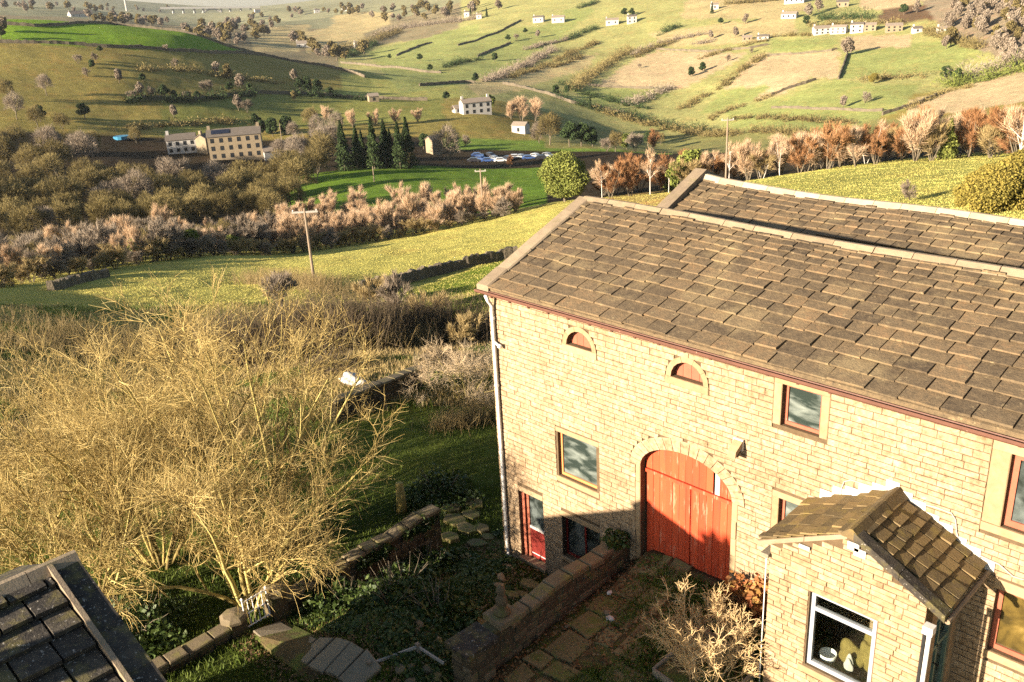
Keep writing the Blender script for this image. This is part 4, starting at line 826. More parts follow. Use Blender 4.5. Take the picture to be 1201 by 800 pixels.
# the slab path from the gate, and loose flags by the barn door
mb = MB(); px = [(-1.3, -6.95), (2.9, -7.25), (2.9, -6.25), (-1.3, -6.05)]; mb.poly([(x, y, hz(x, y)-.12) for x, y in px], (0, 0, .13)); pathb = mb.build('garden_path', MATS['yard_earth'], None, kind='structure')
x = -1.25; zf = lambda x, y: hz(x, y)+.05
while x < 2.7:
    w = rg.uniform(.5, .72); flagstone(pathb, [(x+.02, -6.88+rg.uniform(-.04, .04)), (x+w-.03, -6.90+rg.uniform(-.04, .04)), (x+w-.02, -6.22+rg.uniform(-.04, .04)), (x+.03, -6.18+rg.uniform(-.04, .04))], zf, .04, 'flag_pale', rg, 'path_slab'); x += w
mb = MB(); px = [(-1.2, -2.2), (3.9, -3.2), (3.9, -.2), (-1.2, 1.6)]; mb.poly([(x, y, hz(x, y)-.14) for x, y in px], (0, 0, .135)); court = mb.build('door_court', MATS['yard_earth'], None, kind='structure')
for (u, v, w) in ((622, 688, .5), (640, 697, .4), (612, 700, .35), (632, 710, .45), (560, 640, .55), (545, 655, .35), (535, 612, .7), (552, 605, .6), (548, 622, .6), (528, 632, .5), (565, 622, .5), (555, 592, .6), (530, 598, .6), (572, 632, .4), (600, 700, .4), (590, 725, .5), (565, 735, .4), (650, 685, .4)):
    g = gp(u, v, 12, 40); a0 = rg.uniform(0, 6); n = 6; flagstone(court, [(g[0]+w*.62*rg.uniform(.8, 1.1)*math.cos(a0+k*math.pi/3), g[1]+w*.5*rg.uniform(.8, 1.1)*math.sin(a0+k*math.pi/3)) for k in range(n)], zf, .035, 'flag', rg)
# ruined garden wall out in the rough grass
a = gp(392, 496, 25, 60); b = gp(496, 452, 25, 70)
def wall_between(name, label, a, b, height, th, rng, **kw):
    w = rubble_wall(name, label, 'y', 0, 0, float(np.hypot(b[0]-a[0], b[1]-a[1])), lambda s: a[2]+(b[2]-a[2])*s/np.hypot(b[0]-a[0], b[1]-a[1])+height, lambda s: a[2]+(b[2]-a[2])*s/np.hypot(b[0]-a[0], b[1]-a[1])-.2, th, rng, **kw)
    m = w.location.copy(); ang = math.atan2(b[1]-a[1], b[0]-a[0])-math.pi/2
    w.rotation_euler = (0, 0, ang); c = Vector((a[0], a[1], 0))+Matrix.Rotation(ang, 3, 'Z') @ Vector((m[0], m[1], 0)); w.location = (c[0], c[1], m[2]); return w
wall_between('ruined_wall', 'broken dry stone wall with pale coping in the overgrown garden', a, b, .85, .4, rg, keep=110)
# split rail fence / handrail at the bottom edge
rail = thing('hand_rail', 'weathered two bar timber handrail at the bottom edge beside the pillar', 'railing')
A_ = np.array([3.06, -5.36, 2.0]); B_ = np.array([2.74, -6.36, 2.0]); C_ = np.array([3.77, -5.27, 1.92])
for p in (A_, B_):
    mb = MB(); mb.bar((p[0], p[1], hz(p[0], p[1])-.1), (p[0], p[1], p[2]+.05), .085, .085, (0, 1, 0)); mb.build('post', MATS['old_wood'], rail)
for p, q_, dz in ((A_, B_, 0), (A_, B_, -.42), (A_, C_, 0)):
    mb = MB(); mb.bar(p+np.array((0, 0, dz-.03)), q_+np.array((0, 0, dz-.03)), .035, .06); mb.build('rail', MATS['bleached_wood'], rail)
anchor(rail, (3.06, -5.36, 1.2))
# loose stones and litter
def rock(c, r, seed, mat, name, lab, cat, group=None):
    bm = bmesh.new(); bmesh.ops.create_icosphere(bm, subdivisions=1, radius=1); rn = random.Random(seed)
    for v in bm.verts: k = rn.uniform(.75, 1.2); v.co = Vector((v.co.x*r[0]*k, v.co.y*r[1]*k, v.co.z*r[2]*k))
    me = bpy.data.meshes.new(name); bm.to_mesh(me); bm.free(); me.materials.append(MATS[mat]); a = me.attributes.new('tint', 'FLOAT', 'POINT'); a.data.foreach_set('value', [rn.random()]*len(me.vertices))
    o = bpy.data.objects.new(name, me); COL.objects.link(o); o.location = tuple(c); o.rotation_euler = (0, 0, rn.uniform(0, 6)); return tag(o, lab, cat, group)
for k in range(16):
    x, y = 3.55+rg.uniform(-.35, .45), -5.75+rg.uniform(-.35, .35); r = rg.uniform(.06, .17); rock((x, y, hz(x, y)+r*.5), (r*1.3, r, r*.7), k, 'cap_stone', 'loose_stone', 'loose pale stone heaped beside the handrail', 'stone', 'stones heaped by the handrail')
rock((4.02, -5.62, 1.55), (.26, .2, .17), 77, 'cap_stone', 'square_stone', 'squarish pale block lying at the foot of the pillar', 'stone')
for k, (u, v) in enumerate(((596, 668), (588, 680), (584, 690))):
    g = gp(u, v, 12, 40); rock((g[0], g[1], g[2]+.06), (.2, .12, .09), 90+k, 'dressed', 'broken_stone', ['pale broken stone against the barn corner', 'pale brick like stone by the downpipe foot', 'small pale stone lying out from the downpipe'][k], 'stone')
for k, (u, v, r) in enumerate(((715, 702, .07), (716, 731, .09), (712, 724, .10), (672, 709, .12), (660, 716, .12), (676, 700, .07), (665, 735, .06))):
    p = atz(u, v, 1.72); rock((p[0], p[1], zy(p[0], p[1])+r*.4+.03), (r*1.2, r, r*.6), 120+k, 'litter' if k < 2 else 'cap_stone', 'rubble_piece' if k > 1 else 'litter_scrap', ['yellowish scrap of litter on the yard flags', 'white scrap of litter on the yard flags', 'brown lump of rubble beside the white scrap', 'fallen stone at the foot of the yard wall', 'second fallen stone along the yard wall foot', 'small fallen stone nearest the cart door', 'small stone on the flags below the wall'][k], 'litter' if k < 2 else 'stone')
p = atz(1143, 782, 2.3); mbg = cushion((float(p[0]), float(p[1]), zy(p[0], p[1])), (.34, .30, .38), 12, 'black_plastic', 'rubbish_bag', 'black plastic rubbish bag on the ground right of the porch'); mbg['category'] = 'bag'
# planter edge below the pale shrub
pl = thing('timber_planter', 'low timber edged planter around the pale shrub by the porch', 'planter')
for a, b in (((7.05, -2.65), (8.55, -2.85)), ((7.05, -2.65), (7.15, -1.2)), ((8.55, -2.85), (8.65, -1.3)), ((7.15, -1.2), (8.65, -1.3))):
    mb = MB(); mb.bar((*a, zy(*a)+.1), (*b, zy(*b)+.1), .05, .22); mb.build('board', MATS['old_wood'], pl)
mb = MB(); mb.poly([(7.09, -2.6, 1.75), (8.5, -2.8, 1.75), (8.6, -1.35, 1.75), (7.18, -1.25, 1.75)], (0, 0, .2)); mb.build('soil', MATS['yard_earth'], pl); anchor(pl, (7.8, -2, 1.8))
# ================================================================== PLANTS: GENERATORS
M('bark', [(.06,.05,.035),(.11,.09,.06),(.16,.13,.08)], ns=4, tint=.3, bump=.5, bs=20, obj=True)
M('bark_moss', [(.07,.05,.022),(.27,.21,.065),(.48,.41,.15)], ns=3, tint=.6, bump=.4, bs=20)
M('twig_gold', [(.09,.058,.02),(.34,.245,.08),(.62,.49,.21)], ns=1.2, tint=.75, bump=0)
M('twig_pale', [(.34,.25,.14),(.48,.37,.23),(.58,.47,.32)], ns=1.5, tint=.5, bump=0)
M('twig_orange', [(.34,.23,.10),(.52,.37,.18),(.66,.51,.29)], ns=1.5, tint=.5, bump=0)
M('twig_pink', [(.28,.18,.10),(.48,.34,.21),(.62,.48,.33)], ns=.5, tint=.5, bump=0, orand=.3, obj=True, trans=.25)
M('twig_olive', [(.07,.052,.02),(.165,.13,.048),(.28,.225,.095)], ns=.4, tint=.4, bump=0, orand=.35, obj=True, trans=.2)
M('twig_grey', [(.15,.115,.08),(.23,.185,.135),(.32,.265,.20)], ns=.4, tint=.4, bump=0, orand=.35, obj=True, trans=.2)
M('twig_rust', [(.16,.075,.03),(.28,.14,.06),(.40,.24,.11)], ns=.5, tint=.4, bump=0, orand=.35, obj=True, trans=.2)
M('twig_dark', [(.045,.033,.02),(.085,.062,.035),(.13,.095,.055)], ns=.6, tint=.4, bump=0, obj=True)
M('straw', [(.20,.14,.055),(.31,.23,.10),(.42,.33,.17)], ns=1, tint=.6, bump=0, trans=.25)
M('white_bark', [(.42,.38,.33),(.58,.54,.48)], ns=3, tint=.3, bump=0, obj=True)
M('needle_dark', [(.012,.022,.008),(.03,.05,.015),(.055,.08,.022)], ns=.8, tint=.5, bump=0, orand=.3, obj=True, spec=.2)
M('needle_green', [(.05,.07,.013),(.12,.14,.028),(.22,.22,.055)], ns=.6, tint=.5, bump=0, orand=.3, obj=True, spec=.2)
M('gorse', [(.08,.07,.013),(.17,.14,.027),(.28,.21,.045)], ns=.8, tint=.5, bump=0, obj=True)
M('ivy_leaf', [(.018,.035,.008),(.04,.065,.014),(.075,.10,.022)], ns=1.5, tint=.6, bump=0, rough=.5, trans=.15)
M('grass_blade', [(.04,.07,.010),(.085,.125,.018),(.15,.18,.03)], ns=.8, tint=.5, bump=0, trans=.3, rough=.7)
M('pasture_blade', [(.34,.325,.075),(.44,.395,.105),(.52,.455,.145)], ns=.15, tint=.18, bump=0, trans=.3, rough=.8)
M('autumn_leaf', [(.15,.10,.03),(.30,.10,.04),(.34,.24,.06)], ns=3, tint=.8, bump=0, trans=.2)

def raw_mesh(name, V, F4=None, F3=None, mat=None, tint=None, smooth=False):
    me = bpy.data.meshes.new(name); V = np.asarray(V, np.float32); me.vertices.add(len(V)); me.vertices.foreach_set('co', V.ravel())
    L = []; st = []; o = 0
    for F in (F4, F3):
        if F is not None and len(F):
            F = np.asarray(F, np.int32); L.append(F.ravel()); st.append(o+np.arange(len(F), dtype=np.int32)*F.shape[1]); o += F.size
    L = np.concatenate(L); st = np.concatenate(st); me.loops.add(len(L)); me.loops.foreach_set('vertex_index', L); me.polygons.add(len(st)); me.polygons.foreach_set('loop_start', st)
    me.update(calc_edges=True)
    a = me.attributes.new('tint', 'FLOAT', 'POINT'); a.data.foreach_set('value', np.asarray(tint if tint is not None else np.full(len(V), .5), np.float32))
    me.materials.append(mat)
    if smooth: me.polygons.foreach_set('use_smooth', np.ones(len(st), bool))
    return me
def tubes(groups, n=3):
    # groups: list of (P[N,k,3], R[N,k]) -> verts, quads, tint
    VV, FF, TT = [], [], []; off = 0
    for P, R, tn, sides in groups:
        N, k, _ = P.shape
        T = np.empty_like(P); T[:, 1:-1] = P[:, 2:]-P[:, :-2]; T[:, 0] = P[:, 1]-P[:, 0]; T[:, -1] = P[:, -1]-P[:, -2]
        T /= np.linalg.norm(T, axis=2, keepdims=True)+1e-9
        ref = np.where(np.abs(T[:, :1, 2:3]) < .8, np.array([0, 0, 1.]), np.array([1., 0, 0])); ref = np.broadcast_to(ref, T.shape)
        X = np.cross(T, ref); X /= np.linalg.norm(X, axis=2, keepdims=True)+1e-9; Y = np.cross(T, X)
        ang = np.arange(sides)*2*math.pi/sides
        V = P[:, :, None, :]+(X[:, :, None, :]*np.cos(ang)[None, None, :, None]+Y[:, :, None, :]*np.sin(ang)[None, None, :, None])*R[:, :, None, None]
        idx = off+np.arange(N*k*sides).reshape(N, k, sides); a = idx[:, :-1]; b = idx[:, 1:]
        F = np.stack([a, np.roll(a, -1, 2), np.roll(b, -1, 2), b], -1).reshape(-1, 4)
        VV.append(V.reshape(-1, 3)); FF.append(F); TT.append(np.repeat(tn, k*sides)); off += N*k*sides
    return np.concatenate(VV), np.concatenate(FF), np.concatenate(TT)
def _unit(a): return a/(np.linalg.norm(a, axis=-1, keepdims=True)+1e-9)
def sprout(rs, P, R, per, lens, ang, up, wig, k, t0=.25, ratio=.55, tip=.3, droop=0., minr=.004):
    # children of every parent polyline
    N, m, _ = P.shape; pi = np.repeat(np.arange(N), per); n = len(pi); t = t0+(1-t0)*rs.rand(n)**.8; f = t*(m-1); i = np.minimum(f.astype(int), m-2); fr = (f-i)[:, None]
    pos = P[pi, i]*(1-fr)+P[pi, i+1]*fr; tan = _unit(P[pi, i+1]-P[pi, i]); rad = (R[pi, i]*(1-fr[:, 0])+R[pi, i+1]*fr[:, 0])
    rnd = rs.randn(n, 3); perp = _unit(rnd-tan*(rnd*tan).sum(1, keepdims=True)); a = np.radians(rs.uniform(ang[0], ang[1], n))[:, None]
    d = _unit(tan*np.cos(a)+perp*np.sin(a)+np.array([0, 0, up])); L = rs.uniform(lens[0], lens[1], n)*(1.15-.55*t)
    return poly_from(rs, pos, d, L, wig, k, np.maximum(rad*ratio, minr), tip, droop)
def poly_from(rs, pos, d, L, wig, k, r0, tip, droop=0.):
    n = len(pos); P = np.empty((n, k, 3)); P[:, 0] = pos; st = (L/(k-1))[:, None]
    for j in range(1, k):
        d = _unit(d+rs.randn(n, 3)*wig+np.array([0, 0, -droop])); P[:, j] = P[:, j-1]+d*st
    return P, r0[:, None]*np.linspace(1, tip, k)[None, :]
def quads_at(rs, C, size, up=.3, asp=1.6):
    # little leaf quads at points
    n = len(C); nrm = _unit(rs.randn(n, 3)+np.array([0, 0, up])); x = _unit(np.cross(nrm, rs.randn(n, 3))); y = np.cross(nrm, x); s = (size*rs.uniform(.6, 1.3, n))[:, None]
    V = np.stack([C-x*s*asp*.5, C-y*s*.5, C+x*s*asp*.5, C+y*s*.5], 1).reshape(-1, 3); F = np.arange(4*n).reshape(n, 4); return V, F, np.repeat(rs.rand(n), 4)
def thin_tris(rs, pos, d, L, w):
    n = len(pos); side = _unit(np.cross(d, rs.randn(n, 3)))*np.asarray(w).reshape(-1, 1)*.5; V = np.stack([pos-side, pos+side, pos+d*np.asarray(L).reshape(-1, 1)], 1).reshape(-1, 3)
    return V, np.arange(3*n).reshape(n, 3), np.repeat(rs.rand(n), 3)

# ---------------------------------------------------------- tree kinds for the middle and far distance (local space, base at origin)
KIND = {}
def add_kind(key, trunk, crown): KIND.setdefault(key, []).append((trunk, crown))
def join2(name, ma, mb_):
    bm = bmesh.new(); bm.from_mesh(ma); n = len(bm.faces); bm.from_mesh(mb_)
    bm.faces.ensure_lookup_table()
    for i in range(n, len(bm.faces)): bm.faces[i].material_index = 1
    me = bpy.data.meshes.new(name); bm.to_mesh(me); bm.free(); me.materials.append(ma.materials[0]); me.materials.append(mb_.materials[0]); return me
def bare_tree(key, seed, h, spread, twig, bark, ntw=2600, tw=.055, tl=(.5, 1.1), stems=1, upright=.35, trunk_h=.28, r=None, lv=(7, 6, 6), shell=0, ctr=.5):
    rs = np.random.RandomState(seed); r = r or h*.022
    if stems == 1:
        P0, R0 = poly_from(rs, np.zeros((1, 3)), np.array([[0, 0, 1.]]), np.array([h*.62]), .05, 6, np.array([r]), .45)
    else:
        a = rs.rand(stems)*6.28; P0, R0 = poly_from(rs, np.stack([np.cos(a), np.sin(a), a*0], 1)*.12, _unit(np.stack([np.cos(a)*.3, np.sin(a)*.3, np.ones(stems)], 1)), h*rs.uniform(.55, .75, stems), .06, 6, np.full(stems, r*.7), .4)
    P1, R1 = sprout(rs, P0, R0, lv[0]//(1 if stems == 1 else 2)+1, (spread*.55, spread*.85), (30, 65), upright, .10, 5, t0=trunk_h, ratio=.55)
    P2, R2 = sprout(rs, P1, R1, lv[1], (spread*.28, spread*.5), (25, 60), upright*.7, .14, 4, t0=.3, ratio=.6)
    g = [(P0, R0, rs.rand(len(P0)), 6), (P1, R1, rs.rand(len(P1)), 4), (P2, R2, rs.rand(len(P2)), 3)]
    V, F, T = tubes(g); trunk = raw_mesh('trunk', V, F, None, MATS[bark], T)
    # twigs: thin slivers off the outer limbs, following them outwards
    per = max(1, ntw//len(P2)); N = len(P2)*per; pi = np.repeat(np.arange(len(P2)), per); f = rs.rand(N)*2.99; i = f.astype(int); fr = (f-i)[:, None]
    pos = P2[pi, i]*(1-fr)+P2[pi, i+1]*fr+rs.randn(N, 3)*h*.012; tan = _unit(P2[pi, i+1]-P2[pi, i]); c = np.array([0, 0, h*.45]); d = _unit(tan*.5+_unit(pos-c)*.6+rs.randn(N, 3)*.45+np.array([0, 0, upright*.6]))
    if shell:
        n2 = shell; dd = _unit(rs.randn(n2, 3)); dd[:, 2] = np.where(dd[:, 2] < -.25, -dd[:, 2], dd[:, 2]); sx = rs.rand(3)*9
        lump = 1+.16*np.sin(dd[:, 0]*5+sx[0])*np.sin(dd[:, 1]*5+sx[1])+.14*np.sin(dd[:, 2]*6+dd[:, 0]*4+sx[2])+.07*np.sin(dd[:, 0]*13+sx[1])*np.sin(dd[:, 1]*12)
        p2 = np.array([0, 0, h*ctr])+dd*np.array([spread*.66, spread*.66, h*(1-ctr)*.9])*(lump*rs.uniform(.72, 1.0, n2))[:, None]; pos = np.concatenate([pos, p2]); d = np.concatenate([d, _unit(dd+rs.randn(n2, 3)*.5+np.array([0, 0, .3]))]); N = len(pos)
    V, F, T = thin_tris(rs, pos, d, rs.uniform(tl[0], tl[1], N), np.full(N, tw)*rs.uniform(.7, 1.4, N)); crown = raw_mesh('crown', V, None, F, MATS[twig], T)
    add_kind(key, trunk, crown)
for s in range(4): bare_tree('olive', 100+s, 10.5, 5.6, 'twig_olive', 'bark', 2200, .085, (.5, 1.1), stems=[1, 3, 1, 2][s], trunk_h=.22, upright=.28, lv=(11, 7, 6), shell=3600, ctr=.45)
for s in range(3): bare_tree('grey', 120+s, 10, 5.0, 'twig_grey', 'bark', 2200, .075, (.5, 1.1), stems=[1, 2, 1][s], trunk_h=.25, upright=.3, lv=(10, 7, 6), shell=2600, ctr=.5)
for s in range(6): bare_tree('pink', 140+s, 6.2, 2.5, 'twig_pink', 'bark', 3600, .045, (.5, 1.3), stems=[2, 4, 3, 5, 4, 6][s], upright=1.1, trunk_h=.03, lv=(11, 6, 6))
for s in range(3): bare_tree('rust', 160+s, 6.5, 3.0, 'twig_rust', 'bark', 3400, .05, (.4, .9), stems=[3, 4, 2][s], upright=.7, trunk_h=.03, lv=(11, 7, 6))
for s in range(2): bare_tree('birch', 180+s, 8.5, 2.6, 'twig_pink', 'white_bark', 1100, .035, (.4, .9), stems=[1, 2][s], upright=.6, trunk_h=.25, r=.085, lv=(9, 5, 6))
for s in range(3): bare_tree('scrub', 190+s, 3.4, 2.2, 'twig_grey', 'bark', 2200, .05, (.35, .75), stems=[4, 5, 6][s], upright=.45, trunk_h=.03, lv=(9, 6, 6))
for s in range(2): bare_tree('golden', 195+s, 4.0, 2.4, 'straw', 'bark', 2600, .045, (.35, .8), stems=5, upright=.55, trunk_h=.03, lv=(9, 6, 6))
def conifer(key, seed, h, w, mat):
    rs = np.random.RandomState(seed); P0, R0 = poly_from(rs, np.zeros((1, 3)), np.array([[0, 0, 1.]]), np.array([h]), .01, 6, np.array([h*.018]), .15); V, F, T = tubes([(P0, R0, np.array([.5]), 6)]); trunk = raw_mesh('trunk', V, F, None, MATS['bark'], T)
    n = 5200; t = rs.rand(n)**.75; z = h*(.05+.95*t); rad = w*(1-t)**.85*(1+.18*np.sin(z*4+seed))*rs.uniform(.25, 1, n)**.5; a = rs.rand(n)*6.283; lump = 1+.25*np.sin(a*3+z*1.3+seed)
    C = np.stack([np.cos(a)*rad*lump, np.sin(a)*rad*lump, z-.25*rad], 1); V, F, T = quads_at(rs, C, np.full(n, .26), up=.5, asp=2.2); add_kind(key, trunk, raw_mesh('crown', V, F, None, MATS[mat], T))
for s in range(3): conifer('conifer', 200+s, 13, 2.1+.2*s, 'needle_dark')
conifer('young_conifer', 208, 8, 2.0, 'needle_green'); conifer('young_conifer', 209, 8.5, 1.7, 'needle_dark')
def clumpy(key, seed, h, w, mat, clumps=16, per=420, leaf=.22, bark='bark', base=.15, flat=.75):
    rs = np.random.RandomState(seed); P0, R0 = poly_from(rs, np.zeros((1, 3)), np.array([[0, 0, 1.]]), np.array([h*.7]), .05, 6, np.array([h*.03]), .3)
    P1, R1 = sprout(rs, P0, R0, clumps, (w*.4, w*.75), (35, 80), .3, .1, 4, t0=.2, ratio=.5); V, F, T = tubes([(P0, R0, np.array([.5]), 6), (P1, R1, rs.rand(len(P1)), 4)]); trunk = raw_mesh('trunk', V, F, None, MATS[bark], T)
    cc = np.concatenate([P1[:, -1], P1[:, 2], np.array([[0, 0, h*.85]])]); cc[:, 2] = np.clip(cc[:, 2], h*base, h*.92); rr = w*rs.uniform(.22, .36, len(cc)); C = []
    for c, r in zip(cc, rr):
        d = _unit(rs.randn(per, 3)); C.append(c+d*(r*rs.uniform(.55, 1.05, per))[:, None]*np.array([1, 1, flat]))
    C = np.concatenate(C); V, F, T = quads_at(rs, C, np.full(len(C), leaf), up=.4); add_kind(key, trunk, raw_mesh('crown', V, F, None, MATS[mat], T))
for s in range(2): clumpy('evergreen', 220+s, 7, 3.6, 'needle_dark', 12, 300, .30)
clumpy('pine', 230, 9, 5.2, 'needle_green', 26, 1100, .17, base=.02)
for s in range(2): clumpy('gorse', 240+s, 3.0, 2.6, 'gorse', 14, 1000, .085, base=.06)
for s in range(2): clumpy('greenbush', 244+s, 4.5, 2.8, 'needle_green', 12, 260, .24, base=.08)
for s in range(3): clumpy('fargrey', 250+s, 10, 4.6, 'twig_grey', 13, 110, .62, base=.2, flat=.9); clumpy('farolive', 255+s, 10, 4.6, 'twig_olive', 13, 110, .62, base=.2, flat=.9)
JOINED = {}
NM = {'fargrey': 'bare_tree', 'farolive': 'bare_tree', 'olive': 'bare_tree', 'grey': 'bare_tree', 'pink': 'sapling', 'rust': 'russet_tree', 'birch': 'birch_tree', 'scrub': 'scrub_bush', 'golden': 'dry_bush', 'conifer': 'conifer', 'young_conifer': 'conifer', 'evergreen': 'evergreen_tree', 'pine': 'pine_tree', 'gorse': 'gorse_bush', 'greenbush': 'green_bush'}
CT = {'scrub': 'bush', 'golden': 'bush', 'gorse': 'bush', 'greenbush': 'bush'}
vr = random.Random(99)
def plant(kind, p, h=None, label='', group=None, parts=True, var=None, wide=1.):
    if not parts and kind in ('grey', 'olive'): kind = 'far'+kind
    ms = KIND[kind]; v = vr.randrange(len(ms)) if var is None else var; trunk, crown = ms[v]
    key = (kind, v)
    zb = {'fargrey': 10, 'farolive': 10, 'olive': 10.5, 'grey': 10, 'pink': 6.2, 'rust': 6.5, 'birch': 8.5, 'scrub': 3.4, 'golden': 4.0, 'conifer': 13, 'young_conifer': 8, 'evergreen': 7, 'pine': 9, 'gorse': 3, 'greenbush': 4.5}[kind]
    s = (h or zb)/zb*vr.uniform(.93, 1.07); rz = vr.uniform(0, 6.28); sc = (s*wide, s*wide, s); loc = (float(p[0]), float(p[1]), float(p[2])-.15)
    if parts:
        t = thing(NM[kind], label, CT.get(kind, 'tree'), group, loc); t.rotation_euler = (0, 0, rz); t.scale = sc; inst('trunk', trunk, t); inst('crown', crown, t); return t
    if key not in JOINED: JOINED[key] = join2(NM[kind], trunk, crown)
    return tag(inst(NM[kind], JOINED[key], None, loc, rz, sc), label, CT.get(kind, 'tree'), group)
# ================================================================== FOREGROUND PLANTS
def shrub(name, label, base, seed, stems, slen, lean, mats, per=(9, 8, 9), l1=(1.4, 2.6), l2=(.6, 1.3), l3=(.35, .85), up=.25, r0=.05, aim=None, wig=.07, cat='tree', t0=.2, k0=8, tk=1.):
    rs = np.random.RandomState(seed); a = np.arange(stems)*2*math.pi/stems+rs.rand(stems)*.6; ln = lean*rs.uniform(.3, 1.15, stems)
    d = np.stack([np.cos(a)*ln, np.sin(a)*ln, np.ones(stems)], 1)
    if aim is not None: d += np.array(aim)
    pos = np.array(base)+np.stack([np.cos(a), np.sin(a), a*0], 1)*rs.uniform(.05, .35, stems)[:, None]+np.array([0, 0, -.1])
    P0, R0 = poly_from(rs, pos, _unit(d), slen*rs.uniform(.65, 1.1, stems), wig, k0, np.full(stems, r0)*rs.uniform(.7, 1.2, stems), .22)
    P1, R1 = sprout(rs, P0, R0, per[0], l1, (20, 55), up, .11, 6, t0=t0, ratio=.55, tip=.25, minr=.008); P2, R2 = sprout(rs, P1, R1, per[1], l2, (20, 60), up*.7, .15, 5, t0=.15, ratio=.6, tip=.35, minr=.0075*tk)
    P3, R3 = sprout(rs, P2, R2, per[2], l3, (20, 65), up*.5, .22, 3, t0=.1, ratio=.7, tip=.4, minr=.0055*tk)
    t = thing(name, label, cat); 
    for nm, gr, mt in (('stems', [(P0, R0, rs.rand(len(P0)), 6)], mats[0]), ('branches', [(P1, R1, rs.rand(len(P1)), 5)], mats[0]), ('twigs', [(P2, R2, rs.rand(len(P2)), 4), (P3, R3, rs.rand(len(P3)), 3)], mats[1])):
        V, F, T = tubes(gr); o = bpy.data.objects.new(nm, raw_mesh(nm, V, F, None, MATS[mt], T)); COL.objects.link(o); o.parent = t
    anchor(t, base); return t
g = lambda x, y: (x, y, hz(x, y))
shrub('goat_willow', 'large many stemmed bare mossy tree filling the left of the garden', g(-5.6, -4.2), 11, 16, 7.3, .66, ('bark_moss', 'twig_gold'), per=(9, 8, 5), l1=(1.5, 2.9), r0=.07)
shrub('goat_willow', 'wide mossy bare tree leaning in from the left edge', g(-7.8, -6.4), 12, 14, 7.0, .75, ('bark_moss', 'twig_gold'), per=(9, 8, 5), l1=(1.5, 2.8), r0=.065)
shrub('apple_tree', 'low twisted bare tree with mossy crown beside the white gate', g(-2.7, -6.2), 13, 8, 4.2, .8, ('bark_moss', 'twig_gold'), per=(9, 8, 6), l1=(1.1, 2.0), wig=.12, r0=.07, up=.12)
shrub('goat_willow', 'bare mossy tree behind the others below the sunlit field', g(-13.6, -4.6), 15, 12, 6.4, .75, ('bark_moss', 'twig_gold'), per=(8, 8, 5), r0=.06)
shrub('goat_willow', 'bare mossy tree filling the corner behind the cottage ridge', g(-6.4, -8.6), 18, 12, 4.6, .8, ('bark_moss', 'twig_gold'), per=(8, 8, 5), r0=.06)
shrub('goat_willow', 'bare mossy tree cut by the left edge of the picture', g(-11.5, -6.8), 19, 13, 6.4, .8, ('bark_moss', 'twig_gold'), per=(8, 8, 5), r0=.06)
shrub('hawthorn', 'fallen looking mass of pale bare twigs at the barn corner', gp(548, 470, 20, 60)+np.array((0, 0, .1)), 16, 11, 2.6, 1.6, ('bark_moss', 'twig_pale'), per=(8, 8, 7), l1=(.7, 1.5), l2=(.4, .8), l3=(.2, .45), up=.0, wig=.2, r0=.035, cat='bush')
shrub('pale_shrub', 'pale orange bare shrub growing in the planter by the porch', (7.85, -1.95, 1.9), 17, 34, 1.45, .75, ('twig_orange', 'twig_orange'), per=(6, 5, 3), l1=(.35, .7), l2=(.15, .35), l3=(.08, .2), up=.25, r0=.014, wig=.09, cat='bush', tk=.85)
def leafy(name, label, c, r, n, size, mat, seed, cat='bush', up=.4, parts=None):
    rs = np.random.RandomState(seed); d = _unit(rs.randn(n, 3)); d[:, 2] = np.abs(d[:, 2]); C = np.array(c)+d*np.array(r)*(rs.uniform(.35, 1.05, n)**.6)[:, None]*(1+.22*np.sin(d[:, :1]*6+seed)+.18*np.sin(d[:, 1:2]*7))
    V, F, T = quads_at(rs, C, np.full(n, size), up=up); st = 14; a = rs.rand(st)*6.28; P, R = poly_from(rs, np.tile(np.array(c, float), (st, 1)), _unit(np.stack([np.cos(a)*.8, np.sin(a)*.8, np.ones(st)], 1)), np.full(st, max(r)*.9), .12, 5, np.full(st, .015), .4)
    V2, F2, T2 = tubes([(P, R, rs.rand(st), 4)]); t = thing(name, label, cat)
    for nm, v, f, tt, mt in (('foliage', V, F, T, mat), ('stems', V2, F2, T2, 'bark')):
        o = bpy.data.objects.new(nm, raw_mesh(nm, v, f, None, MATS[mt], tt)); COL.objects.link(o); o.parent = t
    anchor(t, c); return t
leafy('climbing_rose', 'leafy autumn coloured climber between the cart door and porch', (7.75, -.35, 2.35), (.55, .32, .75), 900, .10, 'autumn_leaf', 31)
leafy('ivy_clump', 'dark ivy clump hanging over the yard wall end by the cart door', (4.25, -.35, 2.5), (.3, .35, .22), 500, .07, 'ivy_leaf', 32)
for k, (y, z) in enumerate(((-4.9, 1.15), (-3.2, 1.2), (-1.7, 1.3))):
    leafy('ivy_clump', ['ivy clump draped over the garden wall near the gate', 'ivy clump draped over the middle of the garden wall', 'ivy clump hanging on the barn end of the garden wall'][k], (-1.55, y, z-.25), (.35, .6, .35), 900, .075, 'ivy_leaf', 35+k)
